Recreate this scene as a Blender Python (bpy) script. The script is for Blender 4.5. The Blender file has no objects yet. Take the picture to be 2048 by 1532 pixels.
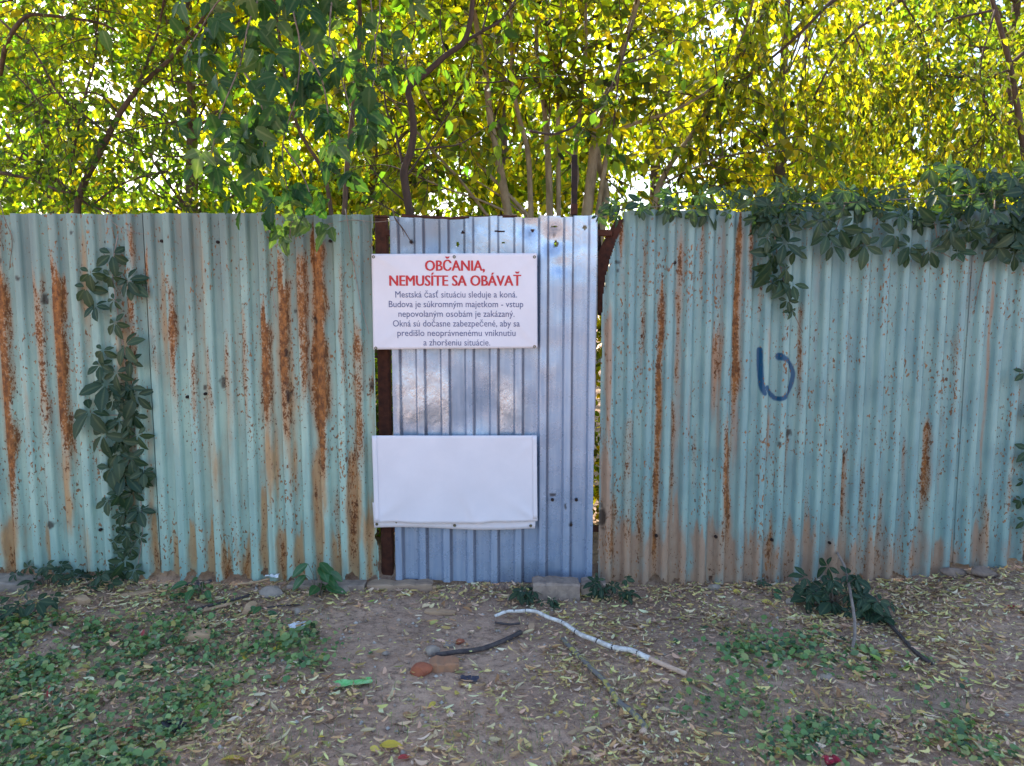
import bpy, math, random
import numpy as np
from mathutils import Vector, Matrix
random.seed(7); R = random.Random(11); NR = np.random.default_rng(5)

# ------------------------------------------------------------------ camera, sky, sun, exposure
CAM = (0.0, -4.1, 1.58); PITCH = math.radians(6.2); FPX = 1510.0
scene = bpy.context.scene
cd = bpy.data.cameras.new('camera'); cam = bpy.data.objects.new('camera', cd)
scene.collection.objects.link(cam); scene.camera = cam
cam.location = CAM; cam.rotation_euler = (math.pi/2 - PITCH, 0, 0)
cd.sensor_fit = 'HORIZONTAL'; cd.sensor_width = 36; cd.lens = FPX/2048*36
cd.clip_start = 0.05; cd.clip_end = 2000
cd.dof.use_dof = True; cd.dof.focus_distance = 4.1; cd.dof.aperture_fstop = 4.0
SUN = Vector((-0.36, 0.72, 0.62)).normalized()
world = bpy.data.worlds.new('World'); scene.world = world; world.use_nodes = True
wn = world.node_tree; sky = wn.nodes.new('ShaderNodeTexSky'); sky.sky_type = 'NISHITA'; sky.sun_disc = False
sky.sun_elevation = math.asin(SUN.z); sky.sun_rotation = math.atan2(SUN.x, SUN.y)
sky.dust_density = 1.6; sky.ozone_density = 1.0
bg = wn.nodes['Background']; wn.links.new(sky.outputs[0], bg.inputs[0]); bg.inputs[1].default_value = 0.13
sl = bpy.data.lights.new('sun', 'SUN'); sl.energy = 5.0; sl.angle = math.radians(0.55); sl.color = (1.0, 0.93, 0.8)
so = bpy.data.objects.new('sun', sl); scene.collection.objects.link(so)
so.rotation_euler = SUN.to_track_quat('Z', 'Y').to_euler(); so.location = SUN*40
vs = scene.view_settings; vs.view_transform = 'Standard'; vs.look = 'None'; vs.gamma = 1.0; vs.exposure = 1.9
vs.use_curve_mapping = False
scene.render.engine = 'CYCLES'; scene.cycles.use_denoising = True
scene.cycles.max_bounces = 8; scene.cycles.transmission_bounces = 6; scene.cycles.diffuse_bounces = 4
scene.cycles.sample_clamp_indirect = 8.0; scene.cycles.caustics_reflective = False; scene.cycles.caustics_refractive = False
C = scene.collection

# ------------------------------------------------------------------ helpers
cp, sp_ = math.cos(PITCH), math.sin(PITCH)
def ray(px, py):
    a = (px-1024)/FPX; b = (766-py)/FPX
    return Vector((a, cp + b*sp_, -sp_ + b*cp))
def P(px, py, Y):                       # real point at depth Y behind the fence line
    d = ray(px, py); t = (Y-CAM[1])/d.y
    return Vector((CAM[0]+d.x*t, Y, CAM[2]+d.z*t))
def proj(x, y, z):
    dx, dy, dz = x-CAM[0], y-CAM[1], z-CAM[2]
    zc = dy*cp - dz*sp_; up = dy*sp_ + dz*cp
    return 1024+FPX*dx/zc, 766-FPX*up/zc
def hsh(i, j, s):
    v = np.sin(i*127.1 + j*311.7 + s*74.7)*43758.5453
    return v-np.floor(v)
def vn(x, y, s=0):                      # value noise 0..1
    x = np.asarray(x, float); y = np.asarray(y, float)
    i = np.floor(x); j = np.floor(y); u = x-i; v = y-j
    u = u*u*(3-2*u); v = v*v*(3-2*v)
    return (hsh(i,j,s)*(1-u)+hsh(i+1,j,s)*u)*(1-v) + (hsh(i,j+1,s)*(1-u)+hsh(i+1,j+1,s)*u)*v
def ss(a, b, x):
    t = np.clip((np.asarray(x, float)-a)/(b-a), 0, 1); return t*t*(3-2*t)
def gz(x, y):                           # ground height
    x = np.asarray(x, float); y = np.asarray(y, float)
    h = 0.10*ss(1.6, 2.9, x)*ss(-1.5, -0.1, y) + 0.035*ss(-1.4, -2.9, x)*ss(-1.2, 0, y)
    near = ss(9, 4, np.abs(x))*ss(9, 4, np.abs(y))
    h = h + near*((vn(x*2.2, y*2.2, 1)-.5)*.03 + (vn(x*7, y*7, 2)-.5)*.016 + (vn(x*21, y*21, 3)-.5)*.008)
    h = h + .085*ss(.035, .10, y)*ss(6, 5, np.abs(x))*ss(3, 1, y)*(.8+.4*vn(x*4, y*0, 9))  # raised earth behind the fence, added to block sun streaks beneath it
    return h - 0.004
def G(px, py, dz=0.0):                  # ground point seen at a pixel
    d = ray(px, py); z = 0.0
    for _ in range(6):
        t = (z-CAM[2])/d.z; z = float(gz(CAM[0]+d.x*t, CAM[1]+d.y*t))+dz
    return Vector((CAM[0]+d.x*t, CAM[1]+d.y*t, z))

def tag(o, label=None, cat=None, group=None, kind=None):
    if label: o['label'] = label
    if cat: o['category'] = cat
    if group: o['group'] = group
    if kind: o['kind'] = kind
    return o
def thing(name, loc, label, cat, group=None):
    o = bpy.data.objects.new(name, None); o.empty_display_size = 0.1; C.objects.link(o)
    o.location = loc; tag(o, label, cat, group); return o
def attach(o, parent):
    o.parent = parent
    if parent.type == 'EMPTY': o.matrix_parent_inverse = Matrix.Translation(-Vector(parent.location))
def mesh(name, V, F, mat, smooth=False, attrs=None):
    m = bpy.data.meshes.new(name)
    if isinstance(F, np.ndarray):
        V = np.asarray(V, np.float32); k = F.shape[1]
        m.vertices.add(len(V)); m.vertices.foreach_set('co', V.ravel())
        m.loops.add(F.size); m.loops.foreach_set('vertex_index', F.astype(np.int32).ravel())
        m.polygons.add(len(F)); m.polygons.foreach_set('loop_start', np.arange(0, F.size, k, dtype=np.int32))
        m.update(calc_edges=True)
    else:
        m.from_pydata([tuple(v) for v in V], [], F)
    if attrs:
        for n, a in attrs.items():
            a = np.asarray(a, np.float32)
            if a.ndim == 2:
                at = m.attributes.new(n, 'FLOAT_COLOR', 'POINT'); b = np.ones((len(a), 4), np.float32); b[:, :3] = a
                at.data.foreach_set('color', b.ravel())
            else:
                at = m.attributes.new(n, 'FLOAT', 'POINT'); at.data.foreach_set('value', a.ravel())
    if smooth: m.polygons.foreach_set('use_smooth', np.ones(len(m.polygons), bool))
    m.materials.append(mat); m.update(); return m
def obj(name, V, F, mat, parent=None, smooth=False, attrs=None):
    V = np.asarray(V, float)
    off = None
    if parent is None:
        off = np.array([(V[:,0].min()+V[:,0].max())/2, (V[:,1].min()+V[:,1].max())/2, V[:,2].min()]); V = V-off
    o = bpy.data.objects.new(name, mesh(name, V, F, mat, smooth, attrs)); C.objects.link(o)
    if parent is not None: attach(o, parent)
    else: o.location = off
    return o
class MB:
    def __init__(s): s.v = []; s.f = []
    def tube(s, pts, rad, n=6, cap=True, wob=0.0):
        pts = [Vector(p) for p in pts]; b0 = len(s.v); m = len(pts)
        if not hasattr(rad, '__len__'): rad = [rad]*m
        t = (pts[1]-pts[0]).normalized(); a = t.orthogonal().normalized()
        for i in range(m):
            if i == 0: t2 = pts[1]-pts[0]
            elif i == m-1: t2 = pts[-1]-pts[-2]
            else: t2 = pts[i+1]-pts[i-1]
            t2.normalize(); a = (a - t2*a.dot(t2)); a.normalize(); b = t2.cross(a)
            for k in range(n):
                th = 2*math.pi*k/n; r = rad[i]*(1+R.uniform(-wob, wob))
                s.v.append(pts[i] + (a*math.cos(th)+b*math.sin(th))*r)
        for i in range(m-1):
            for k in range(n):
                k2 = (k+1) % n
                s.f.append((b0+i*n+k, b0+i*n+k2, b0+(i+1)*n+k2, b0+(i+1)*n+k))
        if cap:
            s.f.append(tuple(b0+k for k in reversed(range(n)))); s.f.append(tuple(b0+(m-1)*n+k for k in range(n)))
        return s
    def box(s, c, size, rz=0.0, jit=0.0, ch=0.0, M=None):
        hx, hy, hz = [q/2 for q in size]; b0 = len(s.v)
        M = M or Matrix.Rotation(rz, 3, 'Z'); ch = ch or min(size)*0.12
        # chamfered box: 24 verts
        idx = {}
        for sx in (-1,1):
            for sy in (-1,1):
                for sz in (-1,1):
                    for ax in range(3):
                        p = [sx*hx, sy*hy, sz*hz]
                        for q in range(3):
                            if q != ax: p[q] -= (sx,sy,sz)[q]*ch
                        j = Vector((R.uniform(-jit,jit), R.uniform(-jit,jit), R.uniform(-jit,jit)))
                        idx[(sx,sy,sz,ax)] = len(s.v); s.v.append(Vector(c) + M @ (Vector(p)+j))
        def q4(lst): s.f.append(tuple(idx[k] for k in lst))
        for sg in (-1,1):
            for ax, mk in ((0, lambda a,b: (sg,a,b)), (1, lambda a,b: (a,sg,b)), (2, lambda a,b: (a,b,sg))):
                q4([mk(a,b)+(ax,) for a,b in ((-1,-1),(1,-1),(1,1),(-1,1))])
        for a in (-1,1):
            for b in (-1,1):
                q4([(a,b,-1,0),(a,b,1,0),(a,b,1,1),(a,b,-1,1)])
                q4([(a,-1,b,0),(a,1,b,0),(a,1,b,2),(a,-1,b,2)])
                q4([(-1,a,b,1),(1,a,b,1),(1,a,b,2),(-1,a,b,2)])
                for c_ in (-1,1): q4([(a,b,c_,0),(a,b,c_,1),(a,b,c_,2)])
        return s
    def build(s, name, mat, parent=None, smooth=False): return obj(name, s.v, s.f, mat, parent, smooth)

def spline(pts, k=5):                  # Catmull-Rom resample of tuples of any size
    A = [np.array(p, float) for p in pts]; A = [2*A[0]-A[1]] + A + [2*A[-1]-A[-2]]; out = []
    for i in range(1, len(A)-2):
        for j in range(k):
            t = j/k; a, b, c, d = A[i-1], A[i], A[i+1], A[i+2]
            out.append(.5*((2*b)+(c-a)*t+(2*a-5*b+4*c-d)*t*t+(3*b-a-3*c+d)*t**3))
    out.append(A[-2]); return out

# ------------------------------------------------------------------ materials
def mat(name):
    m = bpy.data.materials.new(name); m.use_nodes = True; nt = m.node_tree
    return m, nt, nt.nodes['Principled BSDF']
def N(nt, typ, ins=None, **props):
    n = nt.nodes.new(typ)
    for k, v in props.items(): setattr(n, k, v)
    for k, v in (ins or {}).items():
        if isinstance(v, bpy.types.NodeSocket): nt.links.new(v, n.inputs[k])
        else: n.inputs[k].default_value = v
    return n
def math_(nt, op, a, b=0.5, clamp=False):
    return N(nt, 'ShaderNodeMath', {0: a, 1: b}, operation=op, use_clamp=clamp).outputs[0]
def mixc(nt, f, a, b):
    n = N(nt, 'ShaderNodeMix', data_type='RGBA'); 
    for i, v in ((0, f), (6, a), (7, b)):
        if isinstance(v, bpy.types.NodeSocket): nt.links.new(v, n.inputs[i])
        else: n.inputs[i].default_value = v if i == 0 else (*v, 1)
    return n.outputs[2]
def sstep(nt, x, a, b):
    n = N(nt, 'ShaderNodeMapRange', {0: x, 1: a, 2: b, 3: 0.0, 4: 1.0}, interpolation_type='SMOOTHSTEP'); return n.outputs[0]
def coords(nt, scale=(1,1,1)):
    tc = N(nt, 'ShaderNodeTexCoord')
    geo = N(nt, 'ShaderNodeNewGeometry')
    return N(nt, 'ShaderNodeMapping', {0: geo.outputs['Position'], 3: scale}).outputs[0]
def objcoords(nt, scale=(1,1,1)):
    return N(nt, 'ShaderNodeMapping', {0: N(nt, 'ShaderNodeTexCoord').outputs['Object'], 3: scale}).outputs[0]
def noise(nt, vec, scale, detail=3, rough=.55):
    return N(nt, 'ShaderNodeTexNoise', {'Vector': vec, 'Scale': scale, 'Detail': detail, 'Roughness': rough}).outputs[0]
def attr(nt, name, fac=True):
    n = N(nt, 'ShaderNodeAttribute', attribute_name=name); return n.outputs['Fac' if fac else 'Color']
def bump(nt, b, h, strength, dist):
    n = N(nt, 'ShaderNodeBump', {'Height': h, 'Strength': strength, 'Distance': dist})
    nt.links.new(n.outputs[0], b.inputs['Normal'])
def simple(name, c1, c2=None, scale=20, rough=.7, metal=0.0, bmp=0.0, stretch=(1,1,1), spec=.3):
    m, nt, b = mat(name); c2 = c2 or tuple(x*.7 for x in c1)
    v = objcoords(nt, stretch); n = noise(nt, v, scale, 5, .6)
    nt.links.new(mixc(nt, sstep(nt, n, .3, .7), c1, c2), b.inputs['Base Color'])
    b.inputs['Roughness'].default_value = rough; b.inputs['Metallic'].default_value = metal
    b.inputs['Specular IOR Level'].default_value = spec
    if bmp: bump(nt, b, n, 1.0, bmp)
    return m
def leafmat(name, c1=None, c2=None, tcol=(1.7,1.6,.45), tf=.5, rough=.45, spec=.35, vein=.35):
    """thin leaf: reflected light from the face plus light let through"""
    m, nt, b = mat(name)
    if c1 is None: col = attr(nt, 'Col', False)
    else:
        rnd = N(nt, 'ShaderNodeObjectInfo').outputs['Random']
        col = mixc(nt, rnd, c1, c2)
        nz = noise(nt, objcoords(nt), 40, 3)
        col = mixc(nt, math_(nt, 'MULTIPLY', sstep(nt, nz, .35, .75), .35), col, tuple(min(1, q*1.9) for q in c1))
        if vein: col = mixc(nt, math_(nt, 'MULTIPLY', sstep(nt, attr(nt, 'mid'), .72, 1.0), vein), col, (.22,.26,.14))
    nt.links.new(col, b.inputs['Base Color'])
    b.inputs['Roughness'].default_value = rough; b.inputs['Specular IOR Level'].default_value = spec
    mul = N(nt, 'ShaderNodeMix', data_type='RGBA', blend_type='MULTIPLY'); mul.inputs[0].default_value = 1
    nt.links.new(col, mul.inputs[6]); mul.inputs[7].default_value = (*tcol, 1)
    tr = N(nt, 'ShaderNodeBsdfTranslucent', {'Color': mul.outputs[2]})
    mx = N(nt, 'ShaderNodeMixShader', {0: tf, 1: b.outputs[0], 2: tr.outputs[0]})
    nt.links.new(mx.outputs[0], nt.nodes['Material Output'].inputs[0]); return m

def sheetmat(name, c1, c2, dirt, stainc):
    m, nt, b = mat(name); v = coords(nt)
    vs_ = coords(nt, (1, 1, .12)); n1 = noise(nt, vs_, 22, 4, .6); n2 = noise(nt, v, 5, 4)
    fine = noise(nt, coords(nt, (1, 1, .62)), 120, 3, .62); mid = noise(nt, coords(nt, (1,1,.55)), 42, 4, .6)
    base = mixc(nt, sstep(nt, n1, .3, .7), c1, c2)
    base = mixc(nt, math_(nt, 'MULTIPLY', sstep(nt, n2, .4, .75), .45), base, tuple(q*.72 for q in c2))
    base = mixc(nt, math_(nt, 'MULTIPLY', attr(nt, 'dirt'), .75), base, dirt)  # on the left sheets this also lays in the overhead shade
    st = math_(nt, 'ADD', attr(nt, 'stain_shade'), math_(nt, 'MULTIPLY', math_(nt, 'SUBTRACT', n1, .5), .7))
    stm = math_(nt, 'MULTIPLY', sstep(nt, math_(nt, 'ADD', st, math_(nt, 'MULTIPLY', math_(nt, 'SUBTRACT', mid, .5), .5)), .15, 1.05), .88)
    base = mixc(nt, stm, base, mixc(nt, mid, stainc, (.26,.16,.11)))
    pt = math_(nt, 'ADD', attr(nt, 'paint'), math_(nt, 'MULTIPLY', math_(nt, 'SUBTRACT', mid, .55), .55))
    base = mixc(nt, sstep(nt, pt, .12, .85), base, (.004,.065,.15))
    r = attr(nt, 'rust')
    rsum = math_(nt, 'ADD', r, math_(nt, 'ADD', math_(nt, 'MULTIPLY', math_(nt, 'SUBTRACT', fine, .5), 2.3), math_(nt, 'MULTIPLY', math_(nt, 'SUBTRACT', mid, .5), 1.4)))
    rm = sstep(nt, rsum, .56, .74)
    speck = sstep(nt, math_(nt, 'ADD', noise(nt, coords(nt, (1,1,.5)), 85, 2, .5), math_(nt, 'MULTIPLY', math_(nt, 'SUBTRACT', noise(nt, coords(nt, (1,1,.35)), 6, 3), .36), .42)), .70, .735)
    halo = math_(nt, 'MULTIPLY', sstep(nt, r, .10, .8), .72)
    base = mixc(nt, halo, base, (.34,.165,.07))
    rc = mixc(nt, sstep(nt, mid, .35, .68), (.34,.135,.04), (.13,.052,.022))
    rc = mixc(nt, sstep(nt, fine, .5, .8), rc, (.045,.022,.016))
    allr = math_(nt, 'MAXIMUM', rm, math_(nt, 'MULTIPLY', speck, .9))
    base = mixc(nt, allr, base, rc)
    base = mixc(nt, attr(nt, 'black'), base, (.02,.013,.012))
    nt.links.new(base, b.inputs['Base Color'])
    rr = N(nt, 'ShaderNodeMapRange', {0: allr, 1: 0.0, 2: 1.0, 3: .42, 4: .9}); nt.links.new(rr.outputs[0], b.inputs['Roughness'])
    b.inputs['Specular IOR Level'].default_value = .4
    bump(nt, b, math_(nt, 'ADD', allr, math_(nt, 'MULTIPLY', n2, .6)), .6, .0012)
    return m

M = {}
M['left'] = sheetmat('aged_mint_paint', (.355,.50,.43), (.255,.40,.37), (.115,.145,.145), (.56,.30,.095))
M['right'] = sheetmat('aged_blue_green_paint', (.27,.40,.375), (.18,.305,.32), (.105,.14,.15), (.44,.265,.175))
def gatemat():
    m, nt, b = mat('zinc_sheet'); v = coords(nt); vs_ = coords(nt, (1,1,.05))
    n1 = noise(nt, vs_, 60, 4); n2 = noise(nt, v, 9, 5, .65); n3 = noise(nt, coords(nt, (1.3,1,.8)), 14, 4, .6)
    base = mixc(nt, sstep(nt, n1, .35, .7), (.27,.35,.50), (.345,.415,.55))
    old = attr(nt, 'dirt')
    blot = math_(nt, 'MULTIPLY', sstep(nt, math_(nt, 'ADD', n2, math_(nt, 'MULTIPLY', old, .25)), .5, .75), math_(nt, 'ADD', math_(nt, 'MULTIPLY', old, .7), .02, True))
    base = mixc(nt, blot, base, (.16,.20,.26))
    base = mixc(nt, attr(nt, 'stain_shade'), base, (.115,.095,.105))
    base = mixc(nt, attr(nt, 'black'), base, (.03,.025,.025))
    cz = attr(nt, 'crease_glare'); base = mixc(nt, math_(nt, 'MULTIPLY', sstep(nt, math_(nt, 'ADD', cz, math_(nt, 'MULTIPLY', math_(nt, 'SUBTRACT', n3, .5), .8)), .3, 1.0), .55), base, (.52,.59,.72))  # lighter base paints bright sky reflections into the creased areas
    nt.links.new(base, b.inputs['Base Color']); nt.links.new(math_(nt, 'ADD', math_(nt, 'MULTIPLY', cz, .5), .28, True), b.inputs['Metallic'])
    rr = N(nt, 'ShaderNodeMapRange', {0: n2, 1: .3, 2: .7, 3: .20, 4: .38}); nt.links.new(rr.outputs[0], b.inputs['Roughness'])
    h = math_(nt, 'ADD', math_(nt, 'MULTIPLY', n3, attr(nt, 'crease_glare')), math_(nt, 'MULTIPLY', noise(nt, v, 7, 1), .25))
    bump(nt, b, h, .6, .009); return m
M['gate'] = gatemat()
M['vinyl'] = simple('white_vinyl', (.735,.70,.77), (.69,.66,.73), 6, .5, 0, .0006)
M['vinyl_text_red'] = simple('red_print', (.58,.035,.04), (.5,.03,.04), 30, .5)
M['vinyl_text_blue'] = simple('navy_print', (.085,.10,.22), (.11,.125,.25), 30, .5)
M['brass'] = simple('dull_eyelet', (.22,.20,.13), (.12,.11,.08), 90, .45, .8)
M['rustpost'] = simple('rust_brown_steel', (.10,.035,.022), (.05,.02,.016), 30, .85, .1, .002)
M['darksteel'] = simple('dark_steel', (.014,.009,.009), (.035,.018,.015), 25, .75, .1, .002)
M['bark'] = simple('brown_bark', (.13,.085,.06), (.06,.04,.03), 28, .9, 0, .006, (1,1,.3))
M['barkpale'] = simple('pale_smooth_bark', (.36,.28,.19), (.21,.155,.105), 18, .85, 0, .004, (1,1,.4))
M['barkdark'] = simple('dark_bark', (.05,.034,.028), (.09,.055,.045), 30, .9, 0, .005, (1,1,.3))
M['twig'] = simple('grey_twig', (.24,.19,.16), (.12,.09,.07), 30, .9)
M['dryvine'] = simple('dry_vine_stem', (.34,.27,.23), (.22,.17,.15), 40, .9)
M['foliage'] = leafmat('tree_foliage', tcol=(2.45,2.35,.38), tf=.61)
M['glow'] = leafmat('sunlit_foliage', tcol=(2.75,2.65,.42), tf=.66, rough=.5, spec=.25)  # foliage copy with raised transmission, extra sunlit glow built into its colour
M['litter'] = leafmat('dry_leaf_litter', tcol=(1,.9,.7), tf=.15, rough=.8, spec=.15)
M['cover'] = leafmat('ground_cover_leaf', tcol=(1.4,1.5,.4), tf=.25, rough=.4, spec=.4)
M['creeper'] = leafmat('creeper_leaf', (.020,.048,.030), (.045,.078,.042), (1.5,1.7,.4), .3, .45, .3, .28)
M['maple'] = leafmat('maple_leaf', (.018,.055,.022), (.038,.085,.028), (1.7,1.8,.4), .35, .5, .22, .2)
M['maplelight'] = leafmat('maple_leaf_bright', (.045,.10,.035), (.085,.13,.04), (1.6,1.6,.4), .35, .45, .35, .4)
M['seedling'] = leafmat('seedling_leaf', (.035,.11,.04), (.05,.13,.05), (1.5,1.7,.4), .3, .3, .5)
M['yellowleaf'] = leafmat('yellow_leaf', (.62,.44,.06), (.66,.52,.14), (1,.9,.6), .25, .6, .2, .2)
M['brownleaf'] = leafmat('brown_leaf', (.34,.18,.09), (.42,.24,.13), (1,.9,.6), .15, .75, .15, .1)
M['paleleaf'] = leafmat('straw_leaf', (.52,.42,.24), (.58,.48,.32), (1,.9,.6), .2, .75, .15, .1)
M['redleaf'] = leafmat('red_leaf', (.42,.06,.06), (.5,.10,.10), (1,.7,.6), .2, .6, .2, .1)
M['limeleaf'] = leafmat('lime_leaf', (.22,.38,.07), (.34,.42,.10), (1.2,1.2,.5), .3, .5, .3, .2)
M['stone'] = simple('grey_stone', (.36,.29,.24), (.23,.185,.16), 18, .9, 0, .004)
M['concrete'] = simple('old_concrete', (.34,.26,.215), (.22,.165,.14), 26, .95, 0, .007)
M['brick'] = simple('red_brick', (.40,.13,.07), (.28,.09,.055), 30, .95, 0, .003)
M['brickold'] = simple('weathered_brick', (.42,.20,.11), (.30,.17,.11), 30, .95, 0, .004)
M['brickdull'] = simple('dusty_brown_stone', (.26,.19,.15), (.17,.12,.10), 18, .95, 0, .006)
M['wood'] = simple('weathered_wood', (.40,.28,.20), (.24,.16,.12), 22, .85, 0, .003, (.15,1,1))
M['woodpale'] = simple('pale_split_wood', (.56,.36,.22), (.38,.24,.15), 22, .8, 0, .002, (.2,1,1))
M['burnt'] = simple('dark_stick_bark', (.05,.04,.045), (.10,.08,.075), 40, .8, 0, .003)
M['bare'] = simple('stripped_wood', (.62,.43,.32), (.52,.35,.26), 40, .7)
M['greenplastic'] = simple('green_plastic_film', (.10,.55,.13), (.35,.6,.3), 25, .35, 0, .002, (1,1,1), .5)
M['paper'] = simple('white_paper', (.8,.8,.82), (.68,.68,.72), 30, .8, 0, .002)
M['blackplastic'] = simple('black_plastic_film', (.014,.014,.02), (.03,.03,.045), 20, .65, 0, .002, (1,1,1), .5)
M['blueplastic'] = simple('dark_blue_plastic', (.03,.032,.06), (.07,.065,.085), 20, .4, 0, .002)
M['redplastic'] = simple('red_plastic', (.36,.02,.05), (.26,.02,.04), 20, .4)
def birchmat():
    m, nt, b = mat('white_birch_bark'); v = objcoords(nt)
    n = noise(nt, v, 45, 4); w = noise(nt, objcoords(nt, (1,.5,1)), 14, 2)
    c = mixc(nt, sstep(nt, n, .35, .65), (.74,.71,.69), (.50,.45,.42)); c = mixc(nt, sstep(nt, w, .66, .70), c, (.08,.07,.07))
    nt.links.new(c, b.inputs['Base Color']); b.inputs['Roughness'].default_value = .7; bump(nt, b, n, .6, .002); return m
M['birch'] = birchmat()
def mossmat():
    m, nt, b = mat('lichen_bark'); n = noise(nt, objcoords(nt), 38, 4)
    c = mixc(nt, sstep(nt, n, .48, .62), (.16,.145,.14), (.42,.36,.10))
    nt.links.new(c, b.inputs['Base Color']); b.inputs['Roughness'].default_value = .9; bump(nt, b, n, .7, .004); return m
M['moss'] = mossmat()
def groundmat():
    m, nt, b = mat('dry_earth'); v = coords(nt)
    a = noise(nt, v, 1.6, 5, .6); f = noise(nt, v, 30, 5, .65); g = noise(nt, v, 160, 3, .7)
    vo = N(nt, 'ShaderNodeTexVoronoi', {'Vector': v, 'Scale': 75.0}); pb = vo.outputs['Distance']
    c = mixc(nt, sstep(nt, a, .35, .68), (.54,.355,.255), (.36,.232,.168))
    c = mixc(nt, math_(nt, 'MULTIPLY', sstep(nt, f, .42, .72), .85), c, (.19,.122,.09))
    c = mixc(nt, math_(nt, 'MULTIPLY', sstep(nt, g, .55, .75), .6), c, (.72,.57,.46))
    nt.links.new(c, b.inputs['Base Color']); b.inputs['Roughness'].default_value = .95; b.inputs['Specular IOR Level'].default_value = .15
    h = math_(nt, 'ADD', math_(nt, 'MULTIPLY', f, 1.0), math_(nt, 'ADD', math_(nt, 'MULTIPLY', g, .35), math_(nt, 'MULTIPLY', pb, -.4)))
    bump(nt, b, h, .8, .010); return m
M['ground'] = groundmat()

# ------------------------------------------------------------------ ground: one sheet to the horizon
def axis(lo, hi, step, far):
    a = list(np.arange(lo, hi+1e-6, step)); d = step
    L = []; x = lo
    while x > -far: d *= 1.35; x -= d; L.append(x)
    d = step; Hh = []; x = a[-1]
    while x < far: d *= 1.35; x += d; Hh.append(x)
    return np.array(L[::-1]+a+Hh)
gx = axis(-3.4, 3.4, .025, 600); gy = axis(-2.3, .5, .025, 600)
X, Y = np.meshgrid(gx, gy); nx, ny = len(gx), len(gy)
V = np.stack([X, Y, gz(X, Y)], -1).reshape(-1, 3)
I = (np.arange(ny-1)[:, None]*nx + np.arange(nx-1)[None]).ravel()
F = np.stack([I, I+1, I+nx+1, I+nx], 1)
g_o = bpy.data.objects.new('ground', mesh('ground', V, F, M['ground'], True)); C.objects.link(g_o); g_o['kind'] = 'structure'

# ------------------------------------------------------------------ corrugated sheets
FH = P(400, 428, 0).z
def trap(x, pitch, ph, crest, slope, depth):
    t = ((x-ph)/pitch) % 1.0
    a = ss(0, slope, t); b = ss(crest+slope, crest+2*slope, t)
    return -depth*(a-b)                              # crest stands toward the viewer (-Y)
def sheet(name, parent, x0, x1, zb, zt, prof, ybase, mt, attrf, cut, dent=None, dx=.0063, dz=.009, sub=True):
    xs = np.arange(x0, x1+dx*.5, dx); nzr = int(2.05/dz)
    t = np.linspace(0, 1, nzr)[:, None]
    Xg = np.broadcast_to(xs[None], (nzr, len(xs))); Zg = zb(xs)[None]*(1-t) + zt(xs)[None]*t
    Yg = ybase + prof(Xg, Zg)
    if dent is not None: Yg = Yg + dent(Xg, Zg)
    V = np.stack([Xg, Yg, Zg], -1).reshape(-1, 3); nxx = len(xs)
    I = (np.arange(nzr-1)[:, None]*nxx + np.arange(nxx-1)[None]).ravel()
    F = np.stack([I, I+1, I+nxx+1, I+nxx], 1)
    xc = V[F][:, :, 0].mean(1); zc = V[F][:, :, 2].mean(1)
    F = F[~cut(xc, zc)]
    at = {k: a.ravel() for k, a in attrf(Xg, Zg).items()}
    return obj(name, V, F, mt, parent, True, at)

def streaks(Xg, Zg, S, wob=.006):
    out = np.zeros_like(Xg)
    for (px, y0, y1, w, s) in S:
        a = P(px, (y0+y1)/2, 0); zt, zb = P(px, y0, 0).z, P(px, y1, 0).z; h = max(.02, (zt-zb))
        xc = a.x + (vn(Zg*5+px, Zg*0, 4)-.5)*wob*2; hw = w/368*.54*(.65+.6*vn(Zg*7, Zg*0+px, 9))
        gx_ = np.exp(-np.abs((Xg-xc)/hw)**2.6)
        nn = (vn(Xg*90, Zg*6+px, 6)-.5)*.22
        gz_ = ss(zb-.20, zb+.30*min(1, h*2), Zg+nn)*ss(zt+.06, zt-.16*min(1, h*2), Zg-nn)*(.72+.5*vn(Zg*9+px, Xg*30, 15))
        out = np.maximum(out, gx_*gz_*s*1.10)
    return out
def blobs(Xg, Zg, B):
    out = np.zeros_like(Xg)
    for (px, py, w, h) in B:
        a = P(px, py, 0); n_ = vn(Xg*70, Zg*70, px % 17)*.9+.5
        w, h = w*.8, h*.8; out = np.maximum(out, .85*ss(1.25, .6, np.sqrt(((Xg-a.x)/(w/368))**2 + ((Zg-a.z)/(h/368))**2)*n_))
    return out
LR = [(14,455,1045,27,1),(89,530,880,20,.62),(127,525,930,27,1),(265,448,510,11,.6),(268,540,790,18,.62),(297,512,570,8,.7),(314,620,810,15,.38),
      (349,560,815,15,.72),(390,690,820,14,.5),(423,690,890,17,.55),(455,660,820,22,.6),(492,600,900,15,.5),(535,600,870,23,.85),(572,520,865,25,.9),
      (607,478,810,22,.78),(640,455,930,30,1.05),(685,510,800,13,.5),(717,600,960,23,.62),(742,735,800,12,.6),(635,960,1095,10,.6),(707,900,1160,20,.7),
      (676,950,1150,14,.45),(738,1010,1150,14,.5),(98,930,1060,8,.5),(312,1090,1160,16,.55),(527,1030,1160,16,.45),(240,520,640,12,.35),(205,690,780,14,.3),
      (25,1080,1150,18,.7),(492,1110,1160,16,.75),(566,1090,1160,20,.6),(455,1120,1160,14,.6),(-60,500,1100,30,.9),(-130,600,1000,20,.8)]
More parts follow.
